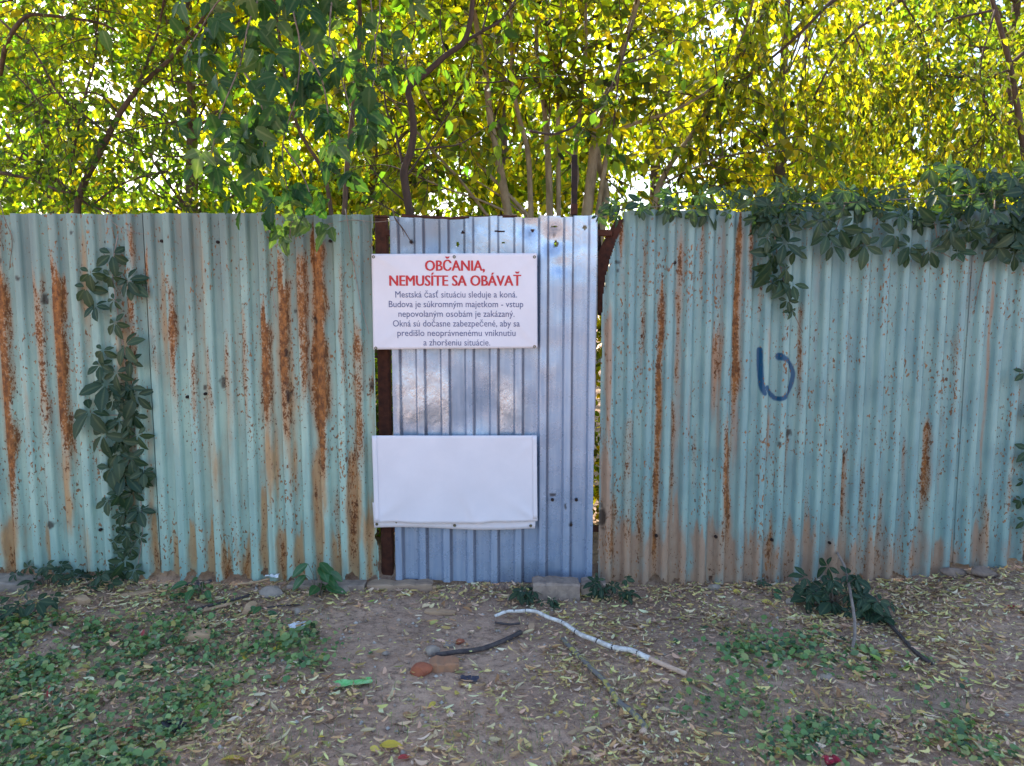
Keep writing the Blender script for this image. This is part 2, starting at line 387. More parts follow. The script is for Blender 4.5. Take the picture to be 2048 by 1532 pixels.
LS = [(25,1050,1160,22,.9),(98,1060,1150,16,.9),(312,1040,1160,20,1),(351,1060,1160,18,1),(385,1060,1160,18,1),(422,1070,1160,18,1),(455,1100,1160,18,.9),
      (492,1080,1160,20,.9),(527,990,1160,18,1),(566,1060,1160,24,1),(603,1070,1160,20,.9),(640,900,1000,26,.8),(640,1040,1160,24,.8),(676,1080,1160,24,.9),(709,900,1160,26,.9),
      (738,1000,1160,18,.9),(168,470,640,12,.5),(255,640,1100,18,.75),(330,520,760,14,.4),(300,800,1100,16,.5),(410,470,700,14,.35),(60,700,900,12,.4),(140,930,1080,18,.6),
      (180,1060,1150,20,.6),(440,860,1080,14,.3),(545,870,1000,18,.5),(590,700,1000,10,.35),(20,1040,1100,24,.8)]
LB = [(632,640,7,11),(446,765,7,14),(578,790,5,22),(575,705,4,12),(105,1046,12,12),(91,598,5,12),(3,520,6,10),(371,655,6,6),(743,772,5,12),(148,466,4,4),(590,622,4,5),(40,557,6,6),(410,775,5,6),(374,795,4,4),(150,640,4,5)]
RR = [(1286,470,770,11,.42),(1318,545,1010,14,.9),(1311,850,1165,9,.85),(1358,425,800,11,.55),(1404,425,620,10,.5),(1434,640,810,17,.62),(1474,415,860,15,.92),(1453,830,1095,21,.82),
      (1343,780,1030,17,.58),(1491,915,1075,11,.5),(1500,440,560,12,.5),(1520,520,680,8,.4),(1597,600,860,10,.5),(1570,835,1060,11,.42),(1687,885,1070,13,.62),(1725,900,1070,13,.52),(1760,990,1110,12,.45),
      (1809,850,1030,10,.48),(1849,820,1045,15,.75),(1968,990,1100,15,.5),(1255,800,1090,22,.42),(1225,950,1150,16,.5),(1280,950,1120,14,.45),(1615,930,1090,9,.38),(1885,820,880,10,.4),(2015,880,1060,12,.42),
      (1655,700,900,8,.3),(1905,640,900,8,.32),(1390,850,1010,10,.4),(1540,1030,1110,10,.4),(2045,1000,1140,14,.6),(1245,430,520,12,.7),(2120,600,1000,14,.5)]
RS = [(1216,590,900,12,1),(1210,880,1165,22,.9),(1250,1040,1165,34,.95),(1300,1060,1165,30,.9),(1345,1020,1165,36,.95),(1400,1070,1165,28,.85),(1425,1040,1165,18,.8),(1460,1070,1165,26,.8),(1505,1080,1165,22,.8),
      (1540,1090,1165,20,.85),(1578,1050,1165,14,.9),(1615,1050,1165,20,.95),(1660,1080,1165,18,.8),(1700,1100,1165,24,.75),(1740,1080,1160,22,.75),(1780,1100,1160,22,.8),(1822,1050,1160,14,.85),(1870,1090,1155,30,.9),
      (1905,1090,1145,16,.9),(1955,1050,1140,22,.6),(2010,1070,1135,22,.7),(1535,640,760,12,.6),(1535,830,900,9,.8),(1665,740,800,6,.4),(1430,660,800,16,.6),(1380,700,900,8,.5),(1975,520,1000,6,.7),(2040,500,950,6,.6),(1880,900,1000,6,.4),(1440,430,1100,6,.35)]
RB = [(1205,1035,9,30),(1578,866,6,10),(1556,886,4,7),(1350,527,5,6),(1874,897,3,4),(1690,905,3,5),(1235,524,7,3),(1237,541,3,4),(2045,1110,10,16)]
GST = [[(1519,699),(1519,735),(1522,772),(1526,786)], [(1531,774),(1541,788),(1553,797),(1568,792),(1580,776),(1587,748),(1578,726),(1566,716),(1558,713)]]
def graffiti(Xg, Zg):
    d = np.full(Xg.shape, 9.0)
    for s in GST:
        q = spline(s, 6)
        for a, b in zip(q[:-1], q[1:]):
            A, B = P(a[0], a[1], 0), P(b[0], b[1], 0)
            ux, uz = B.x-A.x, B.z-A.z; L2 = ux*ux+uz*uz+1e-9
            t = np.clip(((Xg-A.x)*ux+(Zg-A.z)*uz)/L2, 0, 1)
            d = np.minimum(d, np.hypot(Xg-A.x-t*ux, Zg-A.z-t*uz))
    D = P(1559, 713, 0); d = np.minimum(d, np.maximum(0, np.hypot(Xg-D.x, Zg-D.z)-.008))
    D = P(1512, 745, 0); hz = .22*ss(.06, 0, np.hypot((Xg-D.x)*1.4, (Zg-D.z)*.6))
    return np.maximum(ss(.021, .005, d), hz*.9)

def lattrs(Xg, Zg):
    z = Zg/FH
    dirt = np.clip(ss(.45, 1.0, z)*(.5+.8*vn(Xg*14, Zg*1.2, 12)) + .25*ss(.25, 0, z)*vn(Xg*16, Zg*3, 13), 0, 1)*1.0  # grime, plus shade from overhanging leaves painted over the upper half
    tone = .24*ss(.5, .8, vn(Xg*19, Zg*.7, 21)) + .14*ss(-.012, -.003, lprof(Xg, Zg))  # worn paint patches, plus recessed rib faces tinted to paint in rib shading
    stain_shade = np.clip(streaks(Xg, Zg, LS) + tone + .55*streaks(Xg, Zg, [(p, a+40, b+130, w*1.25, min(1, q)) for p, a, b, w, q in LR if q > .5]), 0, 1)
    return {'rust': streaks(Xg, Zg, LR), 'stain_shade': stain_shade, 'dirt': dirt, 'black': blobs(Xg, Zg, LB), 'paint': Zg*0}
def rattrs(Xg, Zg):
    z = Zg/FH
    dirt = np.clip(ss(.7, 1.0, z)*(.25+.6*vn(Xg*14, Zg*1.2, 32)), 0, 1)*.7 + .35*ss(.2, 0, z)
    tone = .2*ss(.52, .8, vn(Xg*17, Zg*.6, 41)) + .12*ss(-.010, -.002, rprof(Xg, Zg))  # random blotches, plus a recess tint that paints in the rib shading
    low = ss(.26, .02, z)*(.6+1.0*vn(Xg*15, Zg*9, 44))*ss(3.2, 1.0, Xg)**.5
    return {'rust': streaks(Xg, Zg, RR)+.20*low, 'stain_shade': np.clip(streaks(Xg, Zg, RS, .004)+tone+low*.5+.5*streaks(Xg, Zg, [(p, a+30, b+110, w*1.3, min(1, q)) for p, a, b, w, q in RR if q > .45]), 0, 1), 'dirt': dirt, 'black': blobs(Xg, Zg, RB), 'paint': graffiti(Xg, Zg)}

def bottom_px(pts):
    q = [(P(a, b, 0).x, P(a, b, 0).z) for a, b in pts]; qx, qz = zip(*q)
    return lambda x: np.interp(x, qx, qz)
LBOT = bottom_px([(-700,1140),(0,1152),(200,1158),(300,1160),(450,1164),(755,1166)])
RBOT = bottom_px([(1190,1168),(1450,1172),(1680,1170),(1860,1158),(1900,1150),(1960,1140),(2048,1132),(2600,1126)])
HOLES_L = [(143,1130,5,12),(384,1148,7,8),(460,1150,5,14),(530,1146,8,10),(595,1146,6,10),(700,1152,7,10),(232,1150,5,9)]
HOLES_R = [(1422,1160,4,9),(1905,1138,5,14),(1700,1160,8,6),(1790,1152,14,7),(2040,1126,12,6)]
def cutter(bot, holes, extra=None):
    H = [(P(a,b,0).x, P(a,b,0).z, w/368, h/368) for a, b, w, h in holes]
    def f(x, z):
        m = z < bot(x) + .014 + .085*(vn(x*26, x*0, 51)-.35)*(vn(x*5, x*0, 52) > .3)
        for (hx, hz, w, h) in H: m |= ((x-hx)/w)**2 + ((z-hz)/h)**2 < .5+.9*vn(x*60, z*60, 53)
        if extra is not None: m |= extra(x, z)
        return m
    return f
xL = P(755, 800, 0).x
# left fence
lf = thing('corrugated_fence', (-1.9, .05, 0), 'mint green corrugated metal fence streaked with rust left of the gate, creeper climbing it', 'fence', 'corrugated fence runs beside the gate')
seams = [-4.7, -4.05, -3.35, P(45,700,0).x, P(292,700,0).x, P(535,700,0).x, xL]
lprof = lambda x, z: trap(x, .101, P(292,560,0).x, .38, .10, .034)
for i in range(len(seams)-1):
    a, b = seams[i], seams[i+1] + (.03 if i < len(seams)-2 else 0)
    topf = lambda x, i=i: FH + .006*np.sin(i*2.1) + .004*(vn(x*9, x*0, 60+i)-.5)
    edge = (lambda x, z: x > xL - .012*vn(z*9, z*0, 66) - .05*ss(.42, .30, z)*ss(.2,.3,z)*vn(z*30, z*0, 68)) if i == len(seams)-2 else None
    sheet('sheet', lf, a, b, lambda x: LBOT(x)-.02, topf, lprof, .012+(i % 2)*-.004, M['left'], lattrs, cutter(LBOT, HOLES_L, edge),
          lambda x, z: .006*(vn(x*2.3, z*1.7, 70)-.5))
for zz in (1.78, .45): MB().box((-2.75, .075, zz), (3.9, .04, .05)).build('rail', M['rustpost'], lf)
for xx in (-4.3, -2.45): MB().box((xx, .12, .95), (.05, .05, 1.9)).build('post', M['rustpost'], lf)
# right fence
rf = thing('corrugated_fence', (2.0, .05, 0), 'blue green corrugated metal fence with blue spray mark, right of the gate', 'fence', 'corrugated fence runs beside the gate')
rp = [(405,1252),(430,1250),(455,1243),(480,1234),(520,1221),(560,1211),(600,1206),(640,1204),(900,1200),(1180,1196)]
rz = [P(b, a, 0).z for a, b in rp][::-1]; rx = [P(b, a, 0).x for a, b in rp][::-1]
redge = lambda x, z: x < np.interp(z, rz, rx) + .006*(vn(z*25, z*0, 77)-.5)
seams = [P(1190,1160,0).x, P(1440,700,0).x, P(1686,600,0).x, P(1935,700,0).x, 3.12, 3.8, 4.5]
rprof = lambda x, z: trap(x, .105, P(1440,700,0).x, .20, .24, .038)
for i in range(len(seams)-1):
    a, b = seams[i], seams[i+1] + (.035 if i < len(seams)-2 else 0)
    topf = lambda x, i=i: P(1500, 422, 0).z + .006*np.sin(i*2.7+1) + .004*(vn(x*9, x*0, 80+i)-.5)
    sheet('sheet', rf, a, b, lambda x: RBOT(x)-.02, topf, rprof, .014-(i % 2)*.005, M['right'], rattrs, cutter(RBOT, HOLES_R, redge if i == 0 else None),
          lambda x, z, i=i: .008*(vn(x*2.3, z*1.7, 90)-.5) + (.05*ss(.12, 0, x-np.interp(z, rz, rx)+.02)*ss(1.45, 2.0, z) if i == 0 else 0))
b_in = [Vector((np.interp(z, rz, rx)+.004, .05, z)) for z in np.linspace(1.5, 2.02, 14)]
b_out = [Vector((np.interp(z, rz, rx)-.012-.058*math.sin(math.pi*min(1, (z-1.5)/.62))**1.2, .085, z)) for z in np.linspace(1.5, 2.02, 14)]
obj('bent_flange', b_in+b_out, [(i, i+1, 15+i, 14+i) for i in range(13)], M['rustpost'], rf, True)
for zz in (1.76, .45): MB().box((2.62, .085, zz), (3.9, .04, .05)).build('rail', M['rustpost'], rf)
for xx in (2.2, 4.2): MB().box((xx, .13, .95), (.05, .05, 1.9)).build('post', M['rustpost'], rf)
pa, pb_ = P(1193,440,.13), P(1211,660,.13)
MB().tube([pa, (pa+pb_)/2, pb_, Vector((pb_.x+.03, .14, 0))], .017, 8, wob=.08).build('leaning_post', M['darksteel'], rf)

# gate
gt = thing('sheet_metal_gate', (P(988,1160,0).x, .03, 0), 'shiny blue grey ribbed sheet metal gate with two white banners hung on it', 'gate')
gl, gr = P(785,800,0).x, P(1193,800,0).x
GB = bottom_px([(780,1158),(900,1162),(1000,1165),(1195,1168)]); GT = bottom_px([(780,431),(900,437),(1000,433),(1200,432)])
gprof = lambda x, z: trap(x, .1335, P(829,640,0).x, .26, .095, .026)
def gattrs(Xg, Zg):
    u = (Xg-gl)/(gr-gl); z = Zg/FH
    dirt = ss(.78, 1, z)*.9*ss(1.05, .6, u) + .35*ss(.9, .4, u)*ss(.2, .5, z)
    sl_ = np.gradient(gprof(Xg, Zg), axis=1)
    stain_shade = .8*ss(.0006, .0016, sl_) * (.6+.4*vn(Xg*8, Zg*3, 101))  # one flank of each rib darkened: its shade and dark reflection painted in
    crease_glare = ss(.6, .8, vn(Xg*5, Zg*4, 102))*.35 + .9*ss(.26, .05, np.abs(Zg-P(950,800,0).z))*ss(.72, .5, u)*ss(.35, .6, vn(Xg*7.5, Zg*1.5, 103)) + .8*ss(.82, .95, z)*ss(.2, .5, u)
    bl = blobs(Xg, Zg, [(1110,492,5,4),(1109,470,3,4),(1170,455,5,3),(1105,990,7,3),(1142,1048,4,5),(1153,1000,3,5),(822,482,5,5),(1130,1010,3,8),(1060,468,3,8)])
    return {'dirt': np.clip(dirt, 0, 1), 'stain_shade': stain_shade, 'crease_glare': np.clip(crease_glare, 0, 1), 'black': bl}
gh = [(P(a,b,0).x, P(a,b,0).z, c/368, d/368) for a, b, c, d in [(1113,487,5,6),(915,488,3.2,6),(1000,463,10,2.4),(925,465,4,3),(1170,455,4.5,3.5),(1007,485,3,3),(1065,460,4,2.5),(1109,453,7,2)]]
def gcut(x, z):
    m = (z < GB(x)+.004*(vn(x*40, x*0, 111)-.3)) | (x < gl+.004*vn(z*12, z*0, 112)) | (x > gr-.022*ss(1.75, .1, z)*.6-.006*vn(z*14, z*0, 113))
    m |= (z > GT(x)+.012*(vn(x*10, x*0, 114)-.7))
    for hx, hz, w, h in gh: m |= ((x-hx)/w)**2+((z-hz)/h)**2 < 1
    return m
def gdent(x, z):
    u = (x-gl)/(gr-gl); d = .010*(vn(x*3, z*2.4, 121)-.5) + .004*(vn(x*11, z*9, 122)-.5)
    for px, py, r, a in [(1108,480,.07,.022),(960,830,.12,.014),(880,850,.10,.010),(1060,450,.06,.014),(870,480,.08,.010),(1120,530,.05,.010)]:
        q = P(px, py, 0); d = d + a*np.exp(-(((x-q.x)/r)**2 + ((z-q.z)/r)**2))
    return d
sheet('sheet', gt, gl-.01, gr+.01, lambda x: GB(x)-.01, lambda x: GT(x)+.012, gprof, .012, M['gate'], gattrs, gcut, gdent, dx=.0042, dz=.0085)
q0, q1 = P(772,466,.06), P(1224,466,.06)
MB().box(((q0.x+q1.x)/2, .06, q0.z), (q1.x-q0.x, .03, .034)).build('rail', M['rustpost'], gt)
MB().box(((q0.x+q1.x)/2, .06, .3), (q1.x-q0.x-.02, .03, .034)).build('rail', M['rustpost'], gt)
pts = []
for t in np.linspace(0, 1, 22): pts.append(Vector((gl+.06+(.62)*t, .045, GT(gl+.06+.62*t)+.001+.007*vn(t*9, 0, 131))))
MB().tube(pts, .010, 6, wob=.25).build('top_edge', M['rustpost'], gt)
# posts
pp = P(770, 800, .09)
gp = thing('gate_post', (pp.x, .09, 0), 'rust brown steel post in the gap left of the gate', 'post')
MB().box((pp.x, .09, FH*.5-.02), (.068, .06, FH+.02)).build('shaft', M['rustpost'], gp)
MB().box((pp.x, .09, FH-.005), (.072, .064, .012)).build('cap', M['rustpost'], gp)
tp, bt = P(1149,310,.10), P(1150,430,.10)
mp = thing('steel_pole', (tp.x, .10, 0), 'dark square steel pole rising above the gate top', 'pole')
MB().box((tp.x, .10, tp.z/2), (.031, .031, tp.z)).build('shaft', M['darksteel'], mp)
MB().box((tp.x, .10, bt.z+.03), (.037, .037, .06)).build('sleeve', M['rustpost'], mp)

# ------------------------------------------------------------------ banners
def quadmap(c, Yb, wr):
    TL, TR, BR, BL = [P(a, b, Yb) for a, b in c]
    def f(u, v):
        p = (TL*(1-u)+TR*u)*(1-v) + (BL*(1-u)+BR*u)*v
        return Vector((p.x, Yb + wr(u, v), p.z))
    return f
def gridpart(name, f, nu, nv, mt, parent, u0=0, u1=1, v0=0, v1=1):
    V = [f(u0+(u1-u0)*i/nu, v0+(v1-v0)*j/nv) for j in range(nv+1) for i in range(nu+1)]
    F = [(j*(nu+1)+i, (j+1)*(nu+1)+i, (j+1)*(nu+1)+i+1, j*(nu+1)+i+1) for j in range(nv) for i in range(nu)]
    o = obj(name, V, F, mt, parent, True); md = o.modifiers.new('thickness', 'SOLIDIFY'); md.thickness = .0012; md.offset = -1 if False else 1
    md.offset = 0; return o
def wr1(u, v):
    w = .0035*math.sin(u*5+v*3)+.0025*math.sin(u*11-v*6+1)
    for (a, b, ang) in ((0,0,.5),(1,0,2.4),(.5,0,1.2),(.52,0,1.9),(1,1,-2.2),(0,1,-.7)):
        du, dv = (u-a)*1.7, v-b; r = math.hypot(du, dv); th = math.atan2(dv, du)
        w += .006*math.exp(-((th-ang)/.16)**2)*math.exp(-r*2.6)*min(1, r*6)
    return -w
YB = -.040
b1 = quadmap([(743,508),(1074,506),(1075,696),(747,699)], YB, wr1)
sign = thing('printed_banner', b1(.5, 1), 'white vinyl banner with red and navy printed text on the gate', 'banner', 'white banners on the gate')
gridpart('vinyl', b1, 60, 36, M['vinyl'], sign)
A0, A1 = P(743,508,YB), P(1075,699,YB)
def drape(x, z): return YB + wr1((x-A0.x)/(A1.x-A0.x), (z-A0.z)/(A1.z-A0.z)) - .0022
def textmesh(s, bold=0.0):
    c = bpy.data.curves.new('t', 'FONT'); c.body = s; c.size = 1; c.offset = bold; c.resolution_u = 3
    o = bpy.data.objects.new('t', c); C.objects.link(o); bpy.context.view_layer.update()
    dg = bpy.context.evaluated_depsgraph_get(); m = bpy.data.meshes.new_from_object(o.evaluated_get(dg))
    V = np.array([v.co[:] for v in m.vertices]); F = [tuple(p.vertices) for p in m.polygons]
    bpy.data.objects.remove(o); bpy.data.curves.remove(c); bpy.data.meshes.remove(m); return V, F
hv, _ = textmesh('H'); CAPH = hv[:, 1].max()
for s, x0, x1, base, caph, mt, bold in [
    ('OBČANIA,', 850, 970, 541.5, 20.5, 'vinyl_text_red', .034), ('NEMUSÍTE SA OBÁVAŤ', 779, 1042.5, 571.5, 20.5, 'vinyl_text_red', .034),
    ('Mestská časť situáciu sleduje a koná.', 791, 1034, 595, 12.6, 'vinyl_text_blue', 0), ('Budova je súkromným majetkom - vstup', 778, 1046.5, 614.3, 12.6, 'vinyl_text_blue', 0),
    ('nepovolaným osobám je zakázaný.', 797, 1029, 633.6, 12.6, 'vinyl_text_blue', 0), ('Okná sú dočasne zabezpečené, aby sa', 786, 1039.5, 653, 12.6, 'vinyl_text_blue', 0),
    ('predišlo neoprávnenému vniknutiu', 795, 1031, 672, 12.6, 'vinyl_text_blue', 0), ('a zhoršeniu situácie.', 847, 980.5, 691, 12.6, 'vinyl_text_blue', 0)]:
    V0, F0 = textmesh(s); V = []; F = []
    for ci, cx_ in enumerate((0,) if not bold else (-bold, 0, bold)):
        F += [tuple(i+len(V) for i in f) for f in F0]; V += [(q[0]+cx_, q[1], ci) for q in V0]
    V = np.array(V); a = P(x0, base, YB); b = P(x1, base, YB); k = (P(x0, base-caph, YB).z-a.z)/CAPH
    mn, mxx = V[:, 0].min(), V[:, 0].max(); W = []
    for v in V:
        x = a.x + (v[0]-mn)/(mxx-mn)*(b.x-a.x); z = a.z + v[1]*k; W.append((x, drape(x, z)-.0003*v[2], z))
    obj('text_line', W, F, M[mt], sign)
def eyelet(parent, p, r=.0085):
    m = MB(); n = 14
    for rr, yy in ((r, -.001), (r*.8, -.0035), (r*.45, -.003), (r*.4, .001)):
        for k in range(n): m.v.append(Vector((p.x+rr*math.cos(2*math.pi*k/n), p.y+yy-.001, p.z+rr*math.sin(2*math.pi*k/n))))
    for i in range(3):
        for k in range(n): m.f.append((i*n+k, i*n+(k+1) % n, (i+1)*n+(k+1) % n, (i+1)*n+k))
    m.f.append(tuple(3*n+k for k in range(n))); m.build('eyelet', M['brass'], parent)
for u, v in ((.012,.03),(.5,.035),(.985,.04),(.015,.985),(.982,.985)): eyelet(sign, b1(u, v))
def wr2(u, v):
    w = .005*math.sin(u*4+.6)*math.sin(v*2.6+.3)+.0012*math.sin(u*17+v*9)
    for (a, b, ang) in ((1,0,2.2),(1,1,-2.4),(.62,1,-1.9),(0,1,-.8)):
        du, dv = (u-a)*1.7, v-b; r = math.hypot(du, dv); th = math.atan2(dv, du)
        w += .009*math.exp(-((th-ang)/.2)**2)*math.exp(-r*3)*min(1, r*6)
    return -w
def wflap(u, v): return wr2(u, v) - .006*(v**6)*(1+.6*math.sin(u*23+2*math.sin(u*9)))
Y2 = -.052
fl = quadmap([(744,871),(1073.5,871),(1075,1043.5),(749.5,1046)], Y2, wflap)
bl_ = thing('blank_banner', fl(.5, 1), 'blank folded white vinyl banner hung on the gate below the printed one', 'banner', 'white banners on the gate')
gridpart('flap', lambda u, v: fl(u, v) + Vector((0, 0, .004*(math.sin(u*19)*.5+math.sin(u*7+1))*v**8)), 60, 36, M['vinyl'], bl_)
st = quadmap([(745,1005),(1073,1005),(1070,1058),(748.5,1056)], -.037, lambda u, v: -.002*math.sin(u*9))
gridpart('lower_strip', lambda u, v: st(u, v) + Vector((0, 0, .007*math.sin(u*6.5+.4)*v)), 40, 8, M['vinyl'], bl_)
gridpart('hem', lambda u, v: fl(u, v)+Vector((0, -.0025, 0)), 3, 20, M['vinyl'], bl_, .0, .030, .004, .985)
gridpart('hem', lambda u, v: fl(u, v)+Vector((0, -.0022, 0)), 3, 20, M['vinyl'], bl_, .972, .9995, .004, .965)
for u, v in ((.018,.86),(.5,.86),(.972,.88),(.14,.80)): eyelet(bl_, st(u, v)+Vector((0, -.004, .007*math.sin(u*6.5+.4)*v)), .0085 if u != .14 else .005)

# ------------------------------------------------------------------ leaf shapes (blade along +Y, face +Z)
def blade(L, W, rows=7, fold=.25, droop=.25, teeth=0.0, peak=.42, tw=0.0):
    V, F, mid = [], [], []
    for i in range(rows+1):
        t = i/rows
        w = W*.5*(math.sin(math.pi*t**(math.log(.5)/math.log(peak))))**.85 if 0 < t < 1 else .0008
        if teeth: w *= 1+teeth*(1 if i % 2 else -1)
        z = -droop*L*t*t; y = L*t
        for s in (-1, 0, 1):
            V.append(Vector((s*w + tw*math.sin(t*3)*L, y, z + abs(s)*w*fold))); mid.append(0.0 if s else 1.0)
    for i in range(rows):
        for s in (0, 1):
            a = i*3+s; F.append((a, a+1, a+4, a+3))
    return V, F, mid
def compound(parts):
    V, F, mid = [], [], []
    for (v, f, m), Mx in parts:
        b = len(V); V += [Mx @ q for q in v]; F += [tuple(i+b for i in g) for g in f]; mid += m
    return V, F, mid
def palmate(r, L):
    parts = []
    for ang, k in ((-118,.62),(-58,.86),(0,1),(58,.86),(118,.62)):
        k *= r.uniform(.88, 1.1); ang += r.uniform(-9, 9)
        Mx = Matrix.Rotation(math.radians(-ang), 4, 'Z') @ Matrix.Rotation(r.uniform(-.35, .2), 4, 'X') @ Matrix.Rotation(r.uniform(-.4, .4), 4, 'Y') @ Matrix.Translation((0, .10*L, 0))
        parts.append((blade(L*k, L*k*r.uniform(.42,.54), 8, r.uniform(.12,.4), r.uniform(.1,.35), .05, .52), Mx))
    # thin petiole
    pv = [Vector((-.0012,0,0)), Vector((.0012,0,0)), Vector((.0012,-.55*L,-.25*L)), Vector((-.0012,-.55*L,-.25*L))]
    parts.append(((pv, [(0,1,2,3)], [1.0]*4), Matrix.Identity(4)))
    stub = [(( [Vector((-.0012,0,.0004)), Vector((.0012,0,.0004)), Vector((.0008,.11*L,.0004)), Vector((-.0008,.11*L,.0004))], [(0,1,2,3)], [1.0]*4), Matrix.Rotation(math.radians(-a), 4, 'Z')) for a in (-118,-58,0,58,118)]
    return compound(parts+stub)
def trifoliate(r, L):
    parts = [(blade(L, L*.52, 8, .25, r.uniform(.1,.4), .13, .42), Matrix.Translation((0,.18*L,0)))]
    for s in (-1, 1):
        parts.append((blade(L*.78, L*.40, 8, .25, r.uniform(.15,.4), .13, .42), Matrix.Rotation(s*math.radians(r.uniform(48,66)), 4, 'Z') @ Matrix.Translation((0,.04*L,0))))
    pv = [Vector((-.0014,.2*L,0)), Vector((.0014,.2*L,0)), Vector((.0014,-.5*L,.12*L)), Vector((-.0014,-.5*L,.12*L))]
    parts.append(((pv, [(0,1,2,3)], [1.0]*4), Matrix.Identity(4)))
    return compound(parts)
def lmesh(name, shape, mt):
    V, F, mid = shape; return mesh(name, V, F, mt, True, {'mid': mid})
rr = random.Random(3)
PALM = [lmesh('creeper_leaf', palmate(rr, 1.0), M['creeper']) for _ in range(6)]
TRIF = [lmesh('maple_leaf', trifoliate(rr, 1.0), M['maple']) for _ in range(4)] + [lmesh('maple_leaf', blade_s, M['maple']) for blade_s in (blade(1, .55, 9, .25, .3, .10, .4), blade(1, .48, 9, .3, .2, .08, .36), blade(1, .6, 9, .2, .4, .12, .42))]
TRIL = [lmesh('maple_leaf', trifoliate(rr, 1.0), M['maplelight']) for _ in range(2)] + [lmesh('maple_leaf', blade(1, .55, 9, .25, .3, .1, .4), M['maplelight'])]
SEED = [lmesh('seedling_leaf', blade(1, .5, 9, .25, q, .03, .45), M['seedling']) for q in (.2, .4)]
def frame(d, n):
    y = Vector(d).normalized(); z = Vector(n); z = (z - y*z.dot(y)).normalized(); x = y.cross(z)
    return Matrix((x, y, z)).transposed().to_4x4()
def putleaf(parent, me, p, d, n, s, name='leaf'):
    o = bpy.data.objects.new(name, me); C.objects.link(o); attach(o, parent)
    o.matrix_basis = Matrix.Translation(p) @ frame(d, n) @ Matrix.Scale(s, 4); return o
def rv(a=1.0): return Vector((R.gauss(0,a), R.gauss(0,a), R.gauss(0,a)))

# ------------------------------------------------------------------ bulk foliage
def foliage(name, parent, pos, yd, nr, L, W, col, mt, kind='stuff'):
    pos = np.asarray(pos, float); yd = np.asarray(yd, float); nr = np.asarray(nr, float); n = len(pos)
    yd /= np.linalg.norm(yd, axis=1, keepdims=True)+1e-9
    nr = nr - yd*(nr*yd).sum(1, keepdims=True); nr /= np.linalg.norm(nr, axis=1, keepdims=True)+1e-9
    xd = np.cross(yd, nr); L = np.asarray(L)[:, None]; W = np.asarray(W)[:, None]
    dr = NR.uniform(.0, .3, (n, 1))
    up_ = nr*W*.13
    v = np.stack([pos, pos+yd*L*.24-xd*W*.43+up_, pos+yd*L*.24+xd*W*.43+up_, pos+yd*L*.58-xd*W*.40+up_-nr*L*dr*.3, pos+yd*L*.58+xd*W*.40+up_-nr*L*dr*.3, pos+yd*L-nr*L*dr, pos+yd*L*.45-nr*L*dr*.15], 1).reshape(-1, 3)
    b = np.arange(n)[:, None]*7
    F = np.concatenate([b+[[0,2,6]], b+[[2,4,6]], b+[[4,5,6]], b+[[0,6,1]], b+[[1,6,3]], b+[[3,6,5]]], 0)
    o = obj(name, v, F, mt, parent, True, {'Col': np.repeat(np.asarray(col), 7, axis=0)})
    if kind: o['kind'] = kind
    return o
PAL = {'green': [(.035,.085,.02),(.05,.11,.02),(.075,.135,.022),(.11,.165,.02)],
       'yg': [(.08,.13,.02),(.12,.17,.018),(.18,.21,.018),(.30,.285,.02),(.06,.105,.02),(.23,.24,.02),(.10,.15,.02)],
       'yellow': [(.26,.26,.02),(.34,.30,.02),(.20,.22,.02),(.14,.18,.02),(.10,.14,.02),(.08,.12,.02)],
       'bright': [(.085,.155,.022),(.11,.19,.022),(.15,.215,.022),(.07,.135,.022),(.22,.24,.02)],
       'dim': [(.06,.105,.022),(.085,.13,.022),(.12,.16,.022),(.17,.185,.025),(.05,.085,.02)]}
def colors(pal, n, jit=.34):
    A = np.array(PAL[pal]); c = A[NR.integers(0, len(A), n)]
    c = c*(1+NR.normal(0, jit, (n, 1)))*(1+NR.normal(.10, .10, (n, 1))*[[1, 0, 0]]); return np.clip(c, .01, .6)
class Crown:
    def __init__(s): s.p=[]; s.y=[]; s.n=[]; s.L=[]; s.W=[]; s.c=[]
    def leaf(s, p, y, n, L, W): s.p.append(p); s.y.append(y); s.n.append(n); s.L.append(L); s.W.append(W)
def twigs(wood, crown, path, n, lr, droop, spacing, Ls, up=.3, tr=.004, back=(0,0,0), t0=.15, wr=(.42,.62)):
    """twigs off a limb path with leaves hanging along them"""
    path = [Vector(p[:3]) for p in path]
    for _ in range(n):
        k = R.uniform(t0, 1)*(len(path)-1); i = min(int(k), len(path)-2); f = k-i
        p = path[i].lerp(path[i+1], f); t = (path[i+1]-path[i]).normalized()
        d = (rv(1)+t*.6+Vector((0,0,up))+Vector(back)).normalized(); L = R.uniform(*lr); seg = 5; pts = [p.copy()]
        for q in range(seg):
            d = (d + rv(.16) + Vector((0,0,-droop*(q+1)/seg))).normalized(); p = p + d*(L/seg); pts.append(p.copy())
        wood.tube(pts, [tr*(1-.75*q/seg) for q in range(seg+1)], 4, False)
        m = int(L/spacing); side = R.choice((-1, 1))
        for j in range(m):
            k2 = (.15+.85*(j+R.random())/max(1, m))*seg; a = min(int(k2), seg-1); pos = pts[a].lerp(pts[a+1], min(1, k2-a))
            tt = (pts[a+1]-pts[a]).normalized(); sd = tt.cross(Vector((0,0,1))); side = -side
            yv = (sd*side*.9 + tt*.5 + Vector((0,0,-.55)) + rv(.35)); nv = Vector((0,0,.8)) + rv(.55)
            lf_ = R.uniform(*Ls); crown.leaf(pos, yv, nv, lf_, lf_*R.uniform(*wr))
def finish(tree, crown, pal, mt='foliage', name='crown'):
    n = len(crown.p)
    return foliage(name, tree, [tuple(q) for q in crown.p], [tuple(q) for q in crown.y], [tuple(q) for q in crown.n], crown.L, crown.W, colors(pal, n), M[mt])
